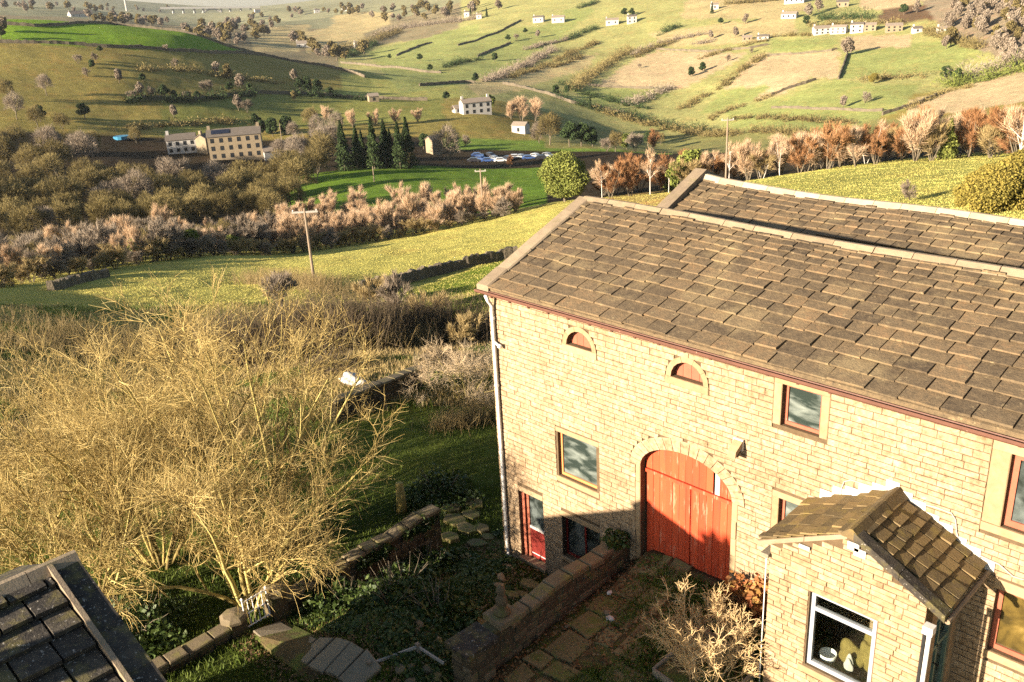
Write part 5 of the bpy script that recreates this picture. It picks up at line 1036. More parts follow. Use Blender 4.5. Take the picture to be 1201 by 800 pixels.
for k, (x, y, rx, ry, rz, n) in enumerate(((1.0, -4.5, 1.2, .9, .4, 2600), (.2, -3.6, 1.2, 1.1, .4, 2400), (1.9, -3.9, 1.0, 1.0, .35, 2000), (-.5, -4.8, .8, .8, .4, 1800), (3.2, -8.2, 1.0, .7, .4, 1600), (-.7, -2.0, .8, .9, .4, 1600), (-3.6, -8.6, 1.5, 1.2, .9, 2600), (-4.2, 1.2, 1.3, 1.2, .7, 2200))):
    leafy('bramble_patch', ['low bramble mound in the middle of the shaded garden', 'bramble mound in front of the dark garden wall', 'low bramble mound left of the stone finial', 'bramble mound right of the white gate', 'bramble patch behind the handrail', 'bramble tangle near the garden wall end', 'dark bramble mound behind the cottage gable', 'bramble mound beyond the garden wall end'][k], g(x, y), (rx, ry, rz), n, .085, 'ivy_leaf', 40+k)
# old stump and stone heap beyond the wall
st = g(*atz(470, 590, 0)[:2]); mb = MB(); mb.tube([(st[0], st[1], st[2]-.2), (st[0]+.03, st[1], st[2]+.4), (st[0]-.02, st[1]+.04, st[2]+1.0)], [.19, .15, .12], 9); tag(mb.build('tree_stump', MATS['bark_moss'], None, smooth=True), 'upright mossy tree stump beyond the dark garden wall', 'stump')
for k, (u, v, rx, rz) in enumerate(((395, 428, 1.8, .8), (520, 418, 1.0, .6))):
    p = gp(u, v+8, 25, 70); o = leafy('brush_heap', ['dark heap of cut brushwood in the rough garden', 'low heap of brushwood under the hedge'][k], p, (rx, rx*.8, rz), 3, .02, 'twig_dark', 60+k)
    bpy.data.objects.remove(o.children[0] if o.children[0].name.startswith('foliage') else o.children[1]); rs = np.random.RandomState(70+k); n = 1500; a = rs.rand(n)*6.28; rr = rs.rand(n)**.5
    pos = np.stack([np.cos(a)*rr*rx, np.sin(a)*rr*rx*.8, (1-rr**2)*rz*rs.rand(n)], 1); d = _unit(rs.randn(n, 3)*np.array([1, 1, .35])); P, R = poly_from(rs, pos-d*.5, d, rs.uniform(.6, 1.3, n), .1, 4, np.full(n, .012), .5); V, F, T = tubes([(P, R, rs.rand(n), 3)]); ob = bpy.data.objects.new('sticks', raw_mesh('sticks', V, F, None, MATS['twig_dark'], T)); COL.objects.link(ob); ob.parent = o
# white sacks dumped in the rough grass
p = gp(415, 450, 25, 70); o = cushion(tuple(p+np.array((0, 0, -.05))), (.8, .45, .25), 9, 'litter', 'dumped_sack', 'pale plastic sack dumped behind the broken wall'); o['category'] = 'sack'
# hedge of dry reeds and brambles below the pole
def thicket(name, label, u0, v0, u1, v1, n, h, mat, seed, depth=2.5, cat='hedge', w=.05, leafmat=None):
    rs = np.random.RandomState(seed); a = gp(u0, v0, 25, 120); b = gp(u1, v1, 25, 120); t = rs.rand(n); x = a[0]+(b[0]-a[0])*t+rs.randn(n)*depth*.5; y = a[1]+(b[1]-a[1])*t+rs.randn(n)*depth*.5; z = H(x, y); pos = np.stack([x, y, z-.05], 1)
    d = _unit(rs.randn(n, 3)*.28+np.array([0, 0, 1.])); env = .55+.45*np.sin(t*17+seed)*np.sin(t*7+seed*2); L = h*rs.uniform(.35, 1.1, n)*(.6+.5*env); P, R = poly_from(rs, pos, d, L, .10, 5, np.full(n, w*.35), .3)
    P1, R1 = sprout(rs, P, R, 3, (.3*h, .5*h), (15, 50), .2, .15, 4, t0=.25, ratio=.7, minr=w*.15); V, F, T = tubes([(P, R, rs.rand(n), 3), (P1, R1, rs.rand(len(P1)), 3)]); o = bpy.data.objects.new(name, raw_mesh(name, V, F, None, MATS[mat], T)); COL.objects.link(o); return tag(o, label, cat)
thicket('overgrown_hedge', 'dark overgrown hedge of bare stems below the utility pole', 270, 425, 440, 410, 2600, 3.6, 'twig_dark', 81, 2.6, w=.07)
thicket('overgrown_hedge', 'brown leafless hedge between the rough garden and small paddock', 420, 404, 560, 398, 1900, 2.9, 'twig_dark', 82, 2.0, w=.06)
thicket('reed_bed', 'straw coloured dry stems standing along the front of the hedge', 440, 412, 530, 404, 350, 1.9, 'straw', 83, 1.2, 'reeds', .04)
thicket('reed_bed', 'pale dry grass strip beside the utility pole', 300, 330, 400, 350, 1500, 1.6, 'straw', 84, 3.0, 'reeds', .05)
thicket('bramble_hedge', 'golden bramble bank rising behind the big bare tree', 40, 400, 250, 420, 1600, 1.8, 'straw', 85, 5, 'hedge', .045)
thicket('reed_bed', 'tawny dry grass clump against the barn corner below the twigs', 520, 505, 575, 490, 500, 1.0, 'straw', 86, .7, 'reeds', .03)
for k, (u, v, h) in enumerate(((440, 352, 3.2), (472, 358, 3.4), (505, 372, 2.8), (330, 345, 3.2), (545, 392, 2.2), (575, 378, 1.8))):
    plant('scrub' if k % 2 else 'golden', gp(u, v+18, 30, 120), h, ['thin bare bush at the left end of the field wall', 'upright bare bush standing before the field wall', 'rounded pale bush in front of the dark paddock', 'bare bush just left of the utility pole foot', 'low bare bush near the barn gable', 'small bush against the barn gable'][k])
# ---------------------------------------------------------- grass
def tufts(name, label, pts, hgt, wid, mat, seed, lean=.35, cat='grass'):
    rs = np.random.RandomState(seed); n = len(pts); d = _unit(rs.randn(n, 3)*lean+np.array([0, 0, 1.])); V, F, T = thin_tris(rs, pts, d, hgt*rs.uniform(.5, 1.3, n), wid*rs.uniform(.7, 1.3, n)); o = bpy.data.objects.new(name, raw_mesh(name, V, None, F, MATS[mat], T)); COL.objects.link(o); return tag(o, label, cat, kind='stuff')
rs = np.random.RandomState(5)
def scatter(n, u0, u1, d0, d1, rs, pw=1.):
    # ground points spread over a sector of the hillside
    u = rs.uniform(u0, u1, n); D = np.exp(rs.uniform(math.log(d0), math.log(d1), n)); az = np.arctan((u-600.5)/FPX/math.cos(PIT))
    x = CAM[0]+np.sin(az+YAW)*D; y = CAM[1]+np.cos(az+YAW)*D; return np.stack([x, y, H(x, y)-.02], 1)
def clear(P):
    # keep plants off the buildings, yard, paths
    x, y = P[:, 0], P[:, 1]; bad = (x > -.1) & (x < 17) & (y > -.15) & (y < 11.5); bad |= (x > 3.9) & (y > -17) & (y < .3); bad |= (x > -1.3) & (x < 2.8) & (y > -7) & (y < -6.1); bad |= (x > -4) & (x < 4) & (y < -10.3); return P[~bad]
P = clear(scatter(60000, -40, 640, 13, 34, rs)); tufts('garden_grass', 'rough green grass covering the shaded garden', P, .17, .03, 'grass_blade', 6)
P = clear(scatter(70000, -60, 660, 34, 75, rs)); k = _vnoise(P[:, 0], P[:, 1], .35, 8)
tufts('rough_grass', 'coarse green grass on the bank beyond the garden', P[k < .42], .30, .06, 'grass_blade', 7); tufts('dead_grass', 'straw coloured dead grass on the bank beyond the garden', P[k >= .36], .34, .05, 'straw', 8)
P = clear(scatter(260000, -60, 1260, 62, 152, rs)); tufts('pasture_grass', 'short sunlit yellow green pasture on the near fields', P, .10, .08, 'pasture_blade', 9, .5)
rs2 = np.random.RandomState(15); x = rs2.uniform(4.7, 8.9, 70000); y = rs2.uniform(-6.5, -.1, 70000); k = _vnoise(x, y, .8, 4); kk = (k > .42)*(x > 5.1)+(x > 6.2)*(rs2.rand(70000) < .5) > 0; kk &= rs2.rand(70000) < np.clip((x-5.0)/1.0, .06, 1)
P = np.stack([x, y, np.array([zy(a, b) for a, b in zip(x, y)])], 1)[kk]; tufts('yard_grass', 'bright green grass and moss growing over the yard flags', P, .16, .03, 'grass_blade', 16, .55)

# ivy and fallen leaves creeping over the shaded garden
rs3 = np.random.RandomState(44); n = 30000; x = rs3.uniform(-1.3, 3.9, n); y = rs3.uniform(-6.0, 1.0, n); k = _vnoise(x, y, .9, 14); keep = (k > .45) & ~((x > 0) & (y > -.3)) & ~((x > 1.0) & (x < 2.6) & (y > -1.4)); x, y = x[keep], y[keep]
C = np.stack([x, y, H(x, y)+.03+.16*rs3.rand(len(x))*(_vnoise(x, y, 1.7, 15))], 1); V, F, T = quads_at(rs3, C, np.full(len(C), .075), up=1.2)
o = bpy.data.objects.new('ground_ivy', raw_mesh('ground_ivy', V, F, None, MATS['ivy_leaf'], T)); COL.objects.link(o); tag(o, 'dark ivy leaves creeping over the shaded garden floor', 'ivy', kind='stuff')
M('leaf_litter', [(.05,.03,.014),(.11,.065,.026),(.19,.125,.055)], ns=3, tint=.9, bump=0)
n = 9000; x = np.concatenate([rs3.uniform(-1.3, 3.9, n), rs3.uniform(4.5, 9, n//2)]); y = np.concatenate([rs3.uniform(-7.5, 1.0, n), rs3.uniform(-6.5, -.05, n//2)]); z = np.where(x < 4.3, H(x, y)+.05, np.array([zy(a, b) for a, b in zip(x, y)])+.055); keep = ~((x > 0) & (y > -.15) & (x < 4.3)); C = np.stack([x, y, z], 1)[keep]
V, F, T = quads_at(rs3, C, np.full(len(C), .055), up=2.5); o = bpy.data.objects.new('leaf_litter', raw_mesh('leaf_litter', V, F, None, MATS['leaf_litter'], T)); COL.objects.link(o); tag(o, 'brown fallen leaves littering the garden and yard', 'leaves', kind='stuff')
for k in range(26):
    u, v = vr.uniform(470, 600), vr.uniform(640, 760); p = gp(u, v, 12, 40); r = vr.uniform(.06, .16)
    if p[0] < 3.9 and p[1] < -.4: rock((p[0], p[1], p[2]+r*.3), (r*1.4, r, r*.6), 200+k, 'rubble' if k % 2 else 'cap_stone', 'loose_stone', 'loose mossy stone lying in the shaded garden', 'stone', 'stones strewn in the garden')
# ================================================================== MIDDLE DISTANCE TREES
vr = random.Random(5)
WD = {'evergreen': 'dark evergreen tree', 'grey': 'bare grey brown tree', 'olive': 'bare olive brown tree', 'scrub': 'low bare bush', 'pink': 'pale bare tree', 'gorse': 'yellowish gorse bush', 'conifer': 'dark pointed conifer'}
crest = lambda u: float(np.interp(u, [-100, 0, 150, 330, 500, 640], [90, 96, 110, 128, 140, 146]))
for row, (dd, step) in enumerate(((6, 10), (15, 11), (27, 12), (42, 14))):
    u = -30+row*4
    while u < 610:
        uu = u+vr.uniform(-4, 4); D = crest(uu)+dd+vr.uniform(-4, 4); p = gd(uu, D)
        if uu < 330 and vr.random() < .45: plant('olive' if vr.random() < .25 else 'scrub', p, vr.uniform(3.2, 5.2), 'brownish bare bush among the pale saplings below the left field', 'brown bushes in the sapling belt')
        elif not (uu > 575 and row > 1): plant('pink', p, vr.choice((1, 1, .75, 1.2))*vr.uniform(3.8, 5.8)*(1 if uu > 330 else .85), 'pale pinkish bare sapling in the belt below the near field', 'pale saplings below the near field')
        u += step*vr.uniform(.8, 1.25)*(1 if u > 330 else 1.35)
u = -20
while u < 600:
    plant('golden' if vr.random() < .5 else 'scrub', gd(u, crest(u)+1+vr.uniform(-2, 2)), vr.uniform(1.4, 2.8), 'low dry bush skirting the sapling belt along the field edge', 'low bushes along the field edge', wide=1.3); u += vr.uniform(9, 17)
for u, D, k, h in ((165, 118, 'greenbush', 3.2), (225, 122, 'greenbush', 3.6), (275, 128, 'greenbush', 2.8), (140, 135, 'evergreen', 3.5)):
    plant(k, gd(u, D), h, {165: 'green leafy bush at the left end of the sapling belt edge', 225: 'green leafy bush in the middle of the left field edge', 275: 'small green bush at the right end of the left field edge', 140: 'dark evergreen bush behind the left sapling belt edge'}[u])
# valley wood
for D, step, h0, h1 in ((178, 30, 6, 8), (200, 30, 7, 9), (222, 30, 8, 10.5), (245, 30, 8, 11), (268, 30, 7.5, 10), (292, 30, 8, 11), (318, 30, 8, 11)):
    u = -40+vr.uniform(0, 20)
    while u < 400:
        uu = u+vr.uniform(-7, 7); ok = True
        if D > 262 and 170 < uu < 345: ok = False
        if D > 285 and 120 < uu < 180: ok = False
        if uu > 345 and not (D < 330 and uu < 345+(D-178)*.45): ok = False
        if ok: plant('olive' if vr.random() < .9 else 'grey', gd(uu, D+vr.uniform(-7, 7)), vr.uniform(h0, h1), 'rounded olive brown bare tree in the valley wood', 'bare trees of the valley wood', wide=1.1)
        u += step*vr.uniform(.8, 1.2)
for k, (u, v, h, kd) in enumerate(((45, 150, 8, 'olive'), (20, 140, 9, 'grey'), (75, 155, 7, 'olive'), (55, 112, 8, 'grey'), (10, 118, 8, 'olive'), (100, 140, 6, 'evergreen'), (48, 143, 6, 'evergreen'), (160, 168, 6, 'olive'), (345, 165, 7, 'grey'), (365, 150, 8, 'olive'), (375, 165, 9, 'grey'), (390, 175, 9, 'grey'), (330, 190, 8, 'grey'), (350, 200, 9, 'grey'), (370, 190, 9, 'olive'), (320, 160, 7, 'evergreen'), (336, 158, 7, 'evergreen'), (308, 158, 6, 'evergreen'), (300, 150, 6, 'evergreen'), (395, 155, 8, 'grey'), (415, 150, 8, 'pink'), (440, 148, 7, 'pink'), (465, 146, 7, 'pink'), (490, 143, 6, 'pink'), (385, 145, 7, 'pink'))):
    plant(kd, gp(u, v, 160, 420), h, WD[kd]+' on the slope around the stone mill houses', WD[kd]+'s round the mill houses')
# left hill: hedge trees and loose bushes
for k, (u, v, h, kd) in enumerate(((140, 97, 5.5, 'grey'), (168, 96, 4, 'evergreen'), (165, 112, 5.5, 'grey'), (155, 118, 4, 'scrub'), (193, 116, 6.5, 'evergreen'), (178, 114, 4, 'scrub'), (205, 117, 4, 'evergreen'), (220, 117, 3.5, 'scrub'), (243, 110, 6, 'scrub'), (232, 116, 4, 'evergreen'), (255, 88, 6, 'grey'), (268, 92, 7, 'olive'), (283, 104, 7, 'grey'), (270, 108, 5, 'evergreen'), (293, 108, 4, 'evergreen'), (280, 130, 7, 'grey'), (290, 132, 5, 'scrub'), (204, 138, 5, 'grey'), (345, 95, 6, 'grey'), (352, 107, 7, 'evergreen'), (362, 108, 8, 'evergreen'), (373, 110, 7, 'evergreen'), (388, 112, 4.5, 'evergreen'), (345, 118, 5, 'olive'), (118, 62, 3.5, 'evergreen'), (113, 72, 3.5, 'scrub'), (108, 80, 3.5, 'evergreen'), (103, 90, 3.5, 'scrub'), (195, 60, 3, 'scrub'), (205, 80, 4, 'scrub'), (92, 75, 4, 'scrub'), (5, 38, 7, 'grey'), (2, 46, 6, 'evergreen'))):
    plant(kd, gp(u, v, 345, 620), h, WD[kd]+' on the slope of the left hill', WD[kd]+'s on the left hill', parts=False)
for k, (u, h) in enumerate(((405, 14), (421, 12), (427, 11), (440, 13.5), (454, 13), (460, 11.5), (470, 12.5), (480, 13.5))):
    plant('conifer', gd(u, 262+3*(k % 3)), h, 'dark pointed conifer in the tall row above the green meadow', 'row of dark conifers')
for k, (u, v, h, kd) in enumerate(((525, 196, 13, 'grey'), (478, 197, 5, 'golden'), (497, 175, 6, 'evergreen'), (574, 128, 7.5, 'greenbush'), (524, 118, 4.5, 'evergreen'), (612, 142, 11, 'pink'), (628, 142, 11, 'pink'), (600, 140, 9, 'pink'), (645, 170, 11.5, 'olive'), (633, 168, 8, 'grey'), (668, 172, 9.5, 'evergreen'), (682, 172, 9, 'evergreen'), (695, 172, 7, 'evergreen'), (532, 132, 3, 'scrub'), (545, 172, 4, 'scrub'), (598, 196, 4, 'rust'), (722, 178, 7, 'olive'), (735, 175, 6, 'greenbush'), (745, 178, 7, 'scrub'), (760, 172, 8, 'evergreen'), (712, 178, 5, 'scrub'), (775, 170, 6, 'olive'), (765, 178, 8, 'rust'))):
    plant(kd, gp(u, v, 200, 520), h, ['large bare tree beside the roofless stone ruin', 'golden bush at the end of the conifer row', 'small dark evergreen left of the ruin', 'round green tree right of the white house', 'dark bush left of the white house', 'pale bare tree just above the small barn', 'tall pale bare tree right of the small barn roof', 'pale bare tree left of the small barn roof', 'broad bare tree in front of the small barn', 'lower bare tree hiding the small barn corner', 'leftmost of the dark evergreens right of the barn', 'middle dark evergreen right of the barn', 'rightmost dark evergreen right of the barn', 'scrubby bush on the white house drive', 'scrubby bush below the white house field', 'red brown bush by the parked cars', 'bare tree on the bank right of the parked cars', 'green bush on the valley bank', 'grey scrub on the valley bank', 'tall dark evergreen on the valley bank', 'low scrub at the left of the valley bank', 'olive bare tree near the russet row', 'russet tree at the left start of the row'][k])
plant('pine', gd(663, 152)-np.array((0, 0, 1.0)), 10.5, 'big green pine standing behind the barn gable', var=0, wide=1.05)
# russet shelter belt behind the barns
u = 700
while u < 1215:
    for row, D in enumerate((142, 150, 159)):
        uu = u+vr.uniform(-7, 7)+row*5; k = vr.random(); Dd = D+float(np.interp(uu, [700, 900, 1200], [6, 0, -2]))+vr.uniform(-3, 3)
        kind = 'rust' if k < .46 else ('birch' if k < .58 else ('young_conifer' if k < .63 and uu > 780 else ('golden' if k < .74 else 'pink')))
        plant(kind, gd(uu, Dd), {'rust': vr.uniform(5, 7.5), 'birch': vr.uniform(7, 9), 'young_conifer': vr.uniform(4.5, 6.5), 'golden': 4.5, 'pink': 6.5}[kind]*(1.1 if uu > 1050 else 1), {'rust': 'russet twiggy tree in the belt behind the barns', 'birch': 'white stemmed birch in the russet belt behind the barns', 'young_conifer': 'young green conifer in the russet belt behind the barns', 'golden': 'golden bush in the russet belt behind the barns', 'pink': 'pale bare sapling in the russet belt behind the barns'}[kind], {'rust': 'russet trees of the belt', 'birch': 'birches of the belt', 'young_conifer': 'conifers of the belt', 'golden': 'golden bushes of the belt', 'pink': 'pale saplings of the belt'}[kind])
    u += vr.uniform(17, 24)
plant('greenbush', gd(808, 146), 6.5, 'bright green bushy tree in the belt above the rear gable'); plant('greenbush', gd(795, 143), 5, 'smaller green bush in the belt left of the pole')
plant('birch', gd(1190, 95), 9.5, 'bare birch at the right edge of the field behind the barns', wide=1.3); plant('rust', gd(1196, 118), 8, 'russet tree at the right edge of the belt')
for k, (u, D, h) in enumerate(((1150, 72, 3.2), (1175, 68, 3.8), (1195, 70, 4.2), (1135, 76, 2.0), (1165, 78, 3.6))): plant('gorse', gd(u, D)-np.array((0, 0, .7)), h, 'yellow green gorse bush behind the rear barn ridge', 'gorse behind the rear barn')
plant('scrub', gd(1068, 84), 1.6, 'tiny bare bush just above the rear barn ridge')

# ================================================================== FAR HILLSIDE
def hedge(label, pts, h, mat, seed, w=2.2, dens=1.0, d0=300, name='hedgerow'):
    rs = np.random.RandomState(seed); W = [gp(u, v, d0, 2500) for u, v in pts]; CC = []; RR = []
    for a, b in zip(W[:-1], W[1:]):
        L = np.hypot(*(b-a)[:2]); n = max(3, int(L/1.5*dens)); t = rs.rand(n); x = a[0]+(b[0]-a[0])*t+rs.randn(n)*1.3; y = a[1]+(b[1]-a[1])*t+rs.randn(n)*1.3; hh = 1.45*h*rs.uniform(.35, 1.1, n); CC.append(np.stack([x, y, H(x, y)], 1)); RR.append(hh)
    C = np.concatenate(CC); R = np.concatenate(RR); per = 60; i = np.repeat(np.arange(len(C)), per); N = len(i); d = _unit(rs.randn(N, 3)); d[:, 2] = np.abs(d[:, 2])*1.1; k = rs.uniform(.1, 1, N)[:, None]; pos = C[i]+d*k*(R[i]*.62)[:, None]*np.array([w/2.2, w/2.2, 1.0])
    V, F, T = thin_tris(rs, pos, _unit(d+rs.randn(N, 3)*.6), R[i]*.2+.3, np.full(N, .34)); o = bpy.data.objects.new(name, raw_mesh(name, V, None, F, MATS[mat], T)); COL.objects.link(o); return tag(o, label, 'hedge')
HD = [('bare hedge climbing right of the white house hill', [(568, 96), (600, 84), (630, 70), (652, 58)], 5.5, 'twig_grey'), ('dark clipped hedge below the twin farmhouses', [(660, 49), (680, 41), (702, 33)], 5.5, 'needle_dark'),
 ('short scrubby hedge in the green pastures', [(648, 80), (665, 74), (682, 67)], 4.5, 'twig_olive'), ('tall bare hedge beside the tan field', [(672, 106), (690, 92), (712, 76), (738, 61)], 7, 'twig_olive'), ('dark hedge in the middle pasture', [(520, 80), (545, 73), (566, 70)], 4.5, 'needle_dark'),
 ('bare hedge below the tan field', [(735, 124), (760, 115), (785, 103)], 6, 'twig_grey'), ('dark hedge along the valley floor lane', [(648, 113), (680, 123), (705, 131), (740, 138), (780, 149), (830, 155)], 5, 'needle_dark'), ('olive scrub under the valley lane', [(700, 130), (740, 142), (790, 152), (860, 160)], 5, 'twig_olive'),
 ('brown scrub gully running up the tan slope', [(800, 128), (822, 115), (850, 100), (875, 80), (895, 66)], 4, 'twig_olive'), ('brown bank below the tan slope', [(830, 142), (850, 130), (880, 122), (905, 112)], 2.2, 'twig_olive'), ('thin dark hedge on the upper hill', [(770, 42), (790, 34), (800, 31)], 5, 'needle_dark'),
 ('bare hedge along the upper lane', [(740, 66), (770, 52), (800, 45), (830, 40)], 4, 'twig_grey'), ('low hedge below the hamlet green field', [(1010, 95), (1035, 93), (1060, 92), (1080, 92)], 5, 'twig_olive'), ('brown bank between the right green fields', [(1060, 130), (1080, 120), (1110, 108), (1140, 102)], 2.2, 'twig_olive'),
 ('evergreen wood edge right of the green field', [(1105, 100), (1125, 101), (1150, 96), (1175, 88), (1205, 82)], 9, 'needle_green'), ('bare wood edge right of the green field', [(1120, 96), (1150, 88), (1185, 74), (1205, 64)], 9, 'twig_grey'), ('dark garden shrubs above the hamlet', [(960, 22), (980, 24), (1000, 22), (1022, 22)], 8, 'needle_dark'),
 ('bare hedge below the long hill lane', [(840, 48), (830, 50), (812, 52)], 3, 'twig_grey'), ('bare wood strip above the green pastures', [(440, 42), (470, 34), (500, 30), (530, 26), (560, 22)], 8, 'twig_grey'), ('dark wood strip beside the far cottage', [(400, 60), (425, 55), (450, 45), (470, 38)], 8, 'twig_olive'), ('dark hedge line at the far cottage', [(404, 68), (418, 64), (440, 52)], 6, 'needle_dark'),
 ('hedge top left of the twin farmhouses', [(680, 10), (692, 6), (700, 2)], 5, 'needle_dark'), ('scrub along the foot of the right hillside', [(840, 158), (900, 155), (960, 160), (1010, 158)], 4, 'twig_olive'), ('small hedge above the hamlet gardens', [(905, 44), (930, 42), (955, 42)], 3.5, 'twig_olive'),
 ('bare tree line beside the upper green pasture', [(600, 92), (640, 78), (672, 62), (700, 50)], 4, 'twig_olive'), ('scrub line above the middle pasture', [(610, 60), (640, 52), (668, 46)], 3.5, 'twig_grey'), ('dark scrub above the valley lane', [(660, 100), (690, 112), (720, 120), (760, 128)], 4, 'needle_dark'), ('bare belt crossing below the hamlet', [(820, 70), (850, 60), (880, 52), (900, 48)], 3.5, 'twig_olive'), ('scrubby bank under the lower green field', [(860, 140), (900, 138), (950, 142), (1000, 146)], 3, 'twig_olive'), ('thick dark hedge left of the hanging wood', [(1085, 36), (1100, 42), (1120, 50), (1150, 58)], 6, 'twig_olive'), ('hedge up the left edge of the tan field', [(745, 68), (760, 60), (790, 50)], 4.5, 'twig_olive'), ('dark hedge behind the hamlet row', [(950, 31), (980, 29), (1010, 28), (1060, 29)], 5, 'twig_olive'), ('bare hedge across the left hill top slope', [(160, 82), (220, 84), (260, 90), (330, 98)], 3, 'twig_olive'), ('dark hedge on the left hill below the wall', [(150, 119), (200, 120), (250, 117), (300, 111)], 4.5, 'needle_dark'), ('dark shrubs right of the left hill hedge', [(340, 112), (370, 113), (400, 115), (440, 118)], 3.5, 'needle_dark'), ('brown scrub strip above the mill houses', [(130, 150), (180, 150), (230, 146), (290, 143)], 3, 'twig_olive'),
 ('conifer edge on the skyline top', [(845, 6), (870, 4), (900, 2), (925, -2)], 8, 'twig_olive')]
for i, (lb, pts, h, mt) in enumerate(HD): hedge(lb, pts, h, mt, 300+i, w=2.4 if h > 3 else 3.4)
for k, (u, v, h, kd) in enumerate(((457, 70, 5, 'evergreen'), (493, 72, 6, 'evergreen'), (505, 84, 5, 'evergreen'), (580, 72, 6.5, 'evergreen'), (558, 96, 5.5, 'evergreen'), (616, 40, 6, 'evergreen'), (596, 49, 6, 'evergreen'), (606, 47, 5, 'scrub'), (631, 44, 7, 'grey'), (732, 20, 8, 'evergreen'), (741, 19, 8, 'evergreen'), (750, 80, 3, 'scrub'), (810, 90, 6, 'evergreen'), (824, 84, 6, 'evergreen'), (845, 29, 6, 'evergreen'), (874, 28, 8, 'grey'), (862, 44, 8, 'grey'), (833, 46, 7, 'grey'), (853, 72, 4, 'scrub'), (993, 66, 11, 'grey'), (989, 126, 6, 'grey'), (946, 30, 7, 'evergreen'), (1014, 121, 5, 'scrub'), (1025, 98, 4.5, 'gorse'), (948, 20, 10, 'grey'), (960, 14, 11, 'grey'), (881, 62, 3, 'scrub'), (692, 128, 7.5, 'conifer'), (665, 110, 5, 'evergreen'), (652, 112, 6, 'evergreen'), (1060, 18, 8, 'evergreen'), (1075, 15, 8, 'grey'), (835, 16, 9, 'conifer'), (571, 20, 10, 'conifer'), (552, 18, 10, 'conifer'), (1110, 96, 8.5, 'evergreen'), (1122, 98, 8, 'evergreen'))):
    plant(kd, gp(u, v, 380, 2000), h, WD[kd]+' dotted on the far pasture hillside', WD[kd]+'s on the far hillside', parts=False)
# wood climbing the top right corner
poly = [(1105, 55), (1130, 42), (1100, 22), (1120, 5), (1215, -5), (1215, 85), (1180, 80), (1165, 60)]
n = 0; k = 0
while n < 75 and k < 2000:
    k += 1; u, v = vr.uniform(1095, 1215), vr.uniform(0, 88)
    if inpoly(np.array([u]), np.array([v]), poly)[0]: plant('grey' if vr.random() < .8 else 'olive', gp(u, v+4, 380, 1500), vr.uniform(7, 10), 'bare grey tree of the hanging wood in the top right corner', 'hanging wood at top right', parts=False); n += 1
# woods in the far side valley and along the skyline
FW = [([(205, 40), (300, 16), (330, 20), (320, 36), (285, 55), (240, 48)], 60, 'far grey brown tree of the wood below the bridge', 'wood below the bridge', 640, 2600), ([(100, 16), (205, 22), (200, 30), (110, 26)], 26, 'far grey tree of the wood behind the left hill crest', 'wood behind the left crest', 640, 2600),
      ([(330, 10), (430, 6), (440, 14), (340, 20)], 26, 'far tree on the plateau near the skyline', 'skyline trees', 900, 3500), ([(0, 4), (200, 6), (190, 12), (0, 12)], 26, 'far tree on the moor edge at top left', 'moor edge trees', 1200, 3500), ([(430, 8), (600, 2), (600, 10), (480, 24), (440, 24)], 34, 'far bare tree above the green pastures', 'trees above the green pastures', 700, 2500), ([(340, 40), (400, 62), (440, 60), (400, 74), (350, 62)], 18, 'far scrubby tree near the white farm shed', 'trees near the farm shed', 640, 1300)]
for poly, cnt, lb, gr, a, b in FW:
    us = [p[0] for p in poly]; vs = [p[1] for p in poly]; n = k = 0
    while n < cnt and k < 3000:
        k += 1; u, v = vr.uniform(min(us), max(us)), vr.uniform(min(vs), max(vs))
        if inpoly(np.array([u]), np.array([v]), poly)[0]: plant('grey' if vr.random() < .45 else 'olive', gp(u, v+3, a, b), vr.uniform(8, 13), lb, gr, parts=False, wide=1.25); n += 1
# dry stone walls across the fields
M('field_wall', [(.055,.045,.032),(.10,.082,.055),(.16,.13,.085)], ns=1.5, tint=.5, bump=.8, bs=4, bdist=.2)
def field_wall(label, pts, h, th, seed, d0, d1, step=1.2):
    rs = random.Random(seed); W = [gp(u, v, d0, d1) for u, v in pts]; mb = MB(); V = []
    for a, b in zip(W[:-1], W[1:]):
        L = float(np.hypot(*(b-a)[:2])); n = max(2, int(L/step)); dx, dy = (b-a)[0]/L, (b-a)[1]/L
        for i in range(n):
            t = i/n; x, y = a[0]+(b-a)[0]*t+rs.uniform(-.1, .1), a[1]+(b-a)[1]*t+rs.uniform(-.1, .1); z = hz(x, y); hh = h*rs.uniform(.75, 1.12); w = th*rs.uniform(.8, 1.1)
            V += [(x-dy*w, y+dx*w, z-.4), (x-dy*w*.65, y+dx*w*.65, z+hh), (x+dy*w*.65, y-dx*w*.65, z+hh*rs.uniform(.9, 1.05)), (x+dy*w, y-dx*w, z-.4)]
    n = len(V)//4; mb.add(V, [(i*4+k, i*4+k+1, i*4+5+k, i*4+4+k) for i in range(n-1) for k in range(3)]+[(0, 1, 2, 3), (n*4-1, n*4-2, n*4-3, n*4-4)]); mb.T = [rs.random() for _ in mb.V]
    return tag(mb.build('dry_stone_wall', MATS['field_wall'], None), label, 'wall')
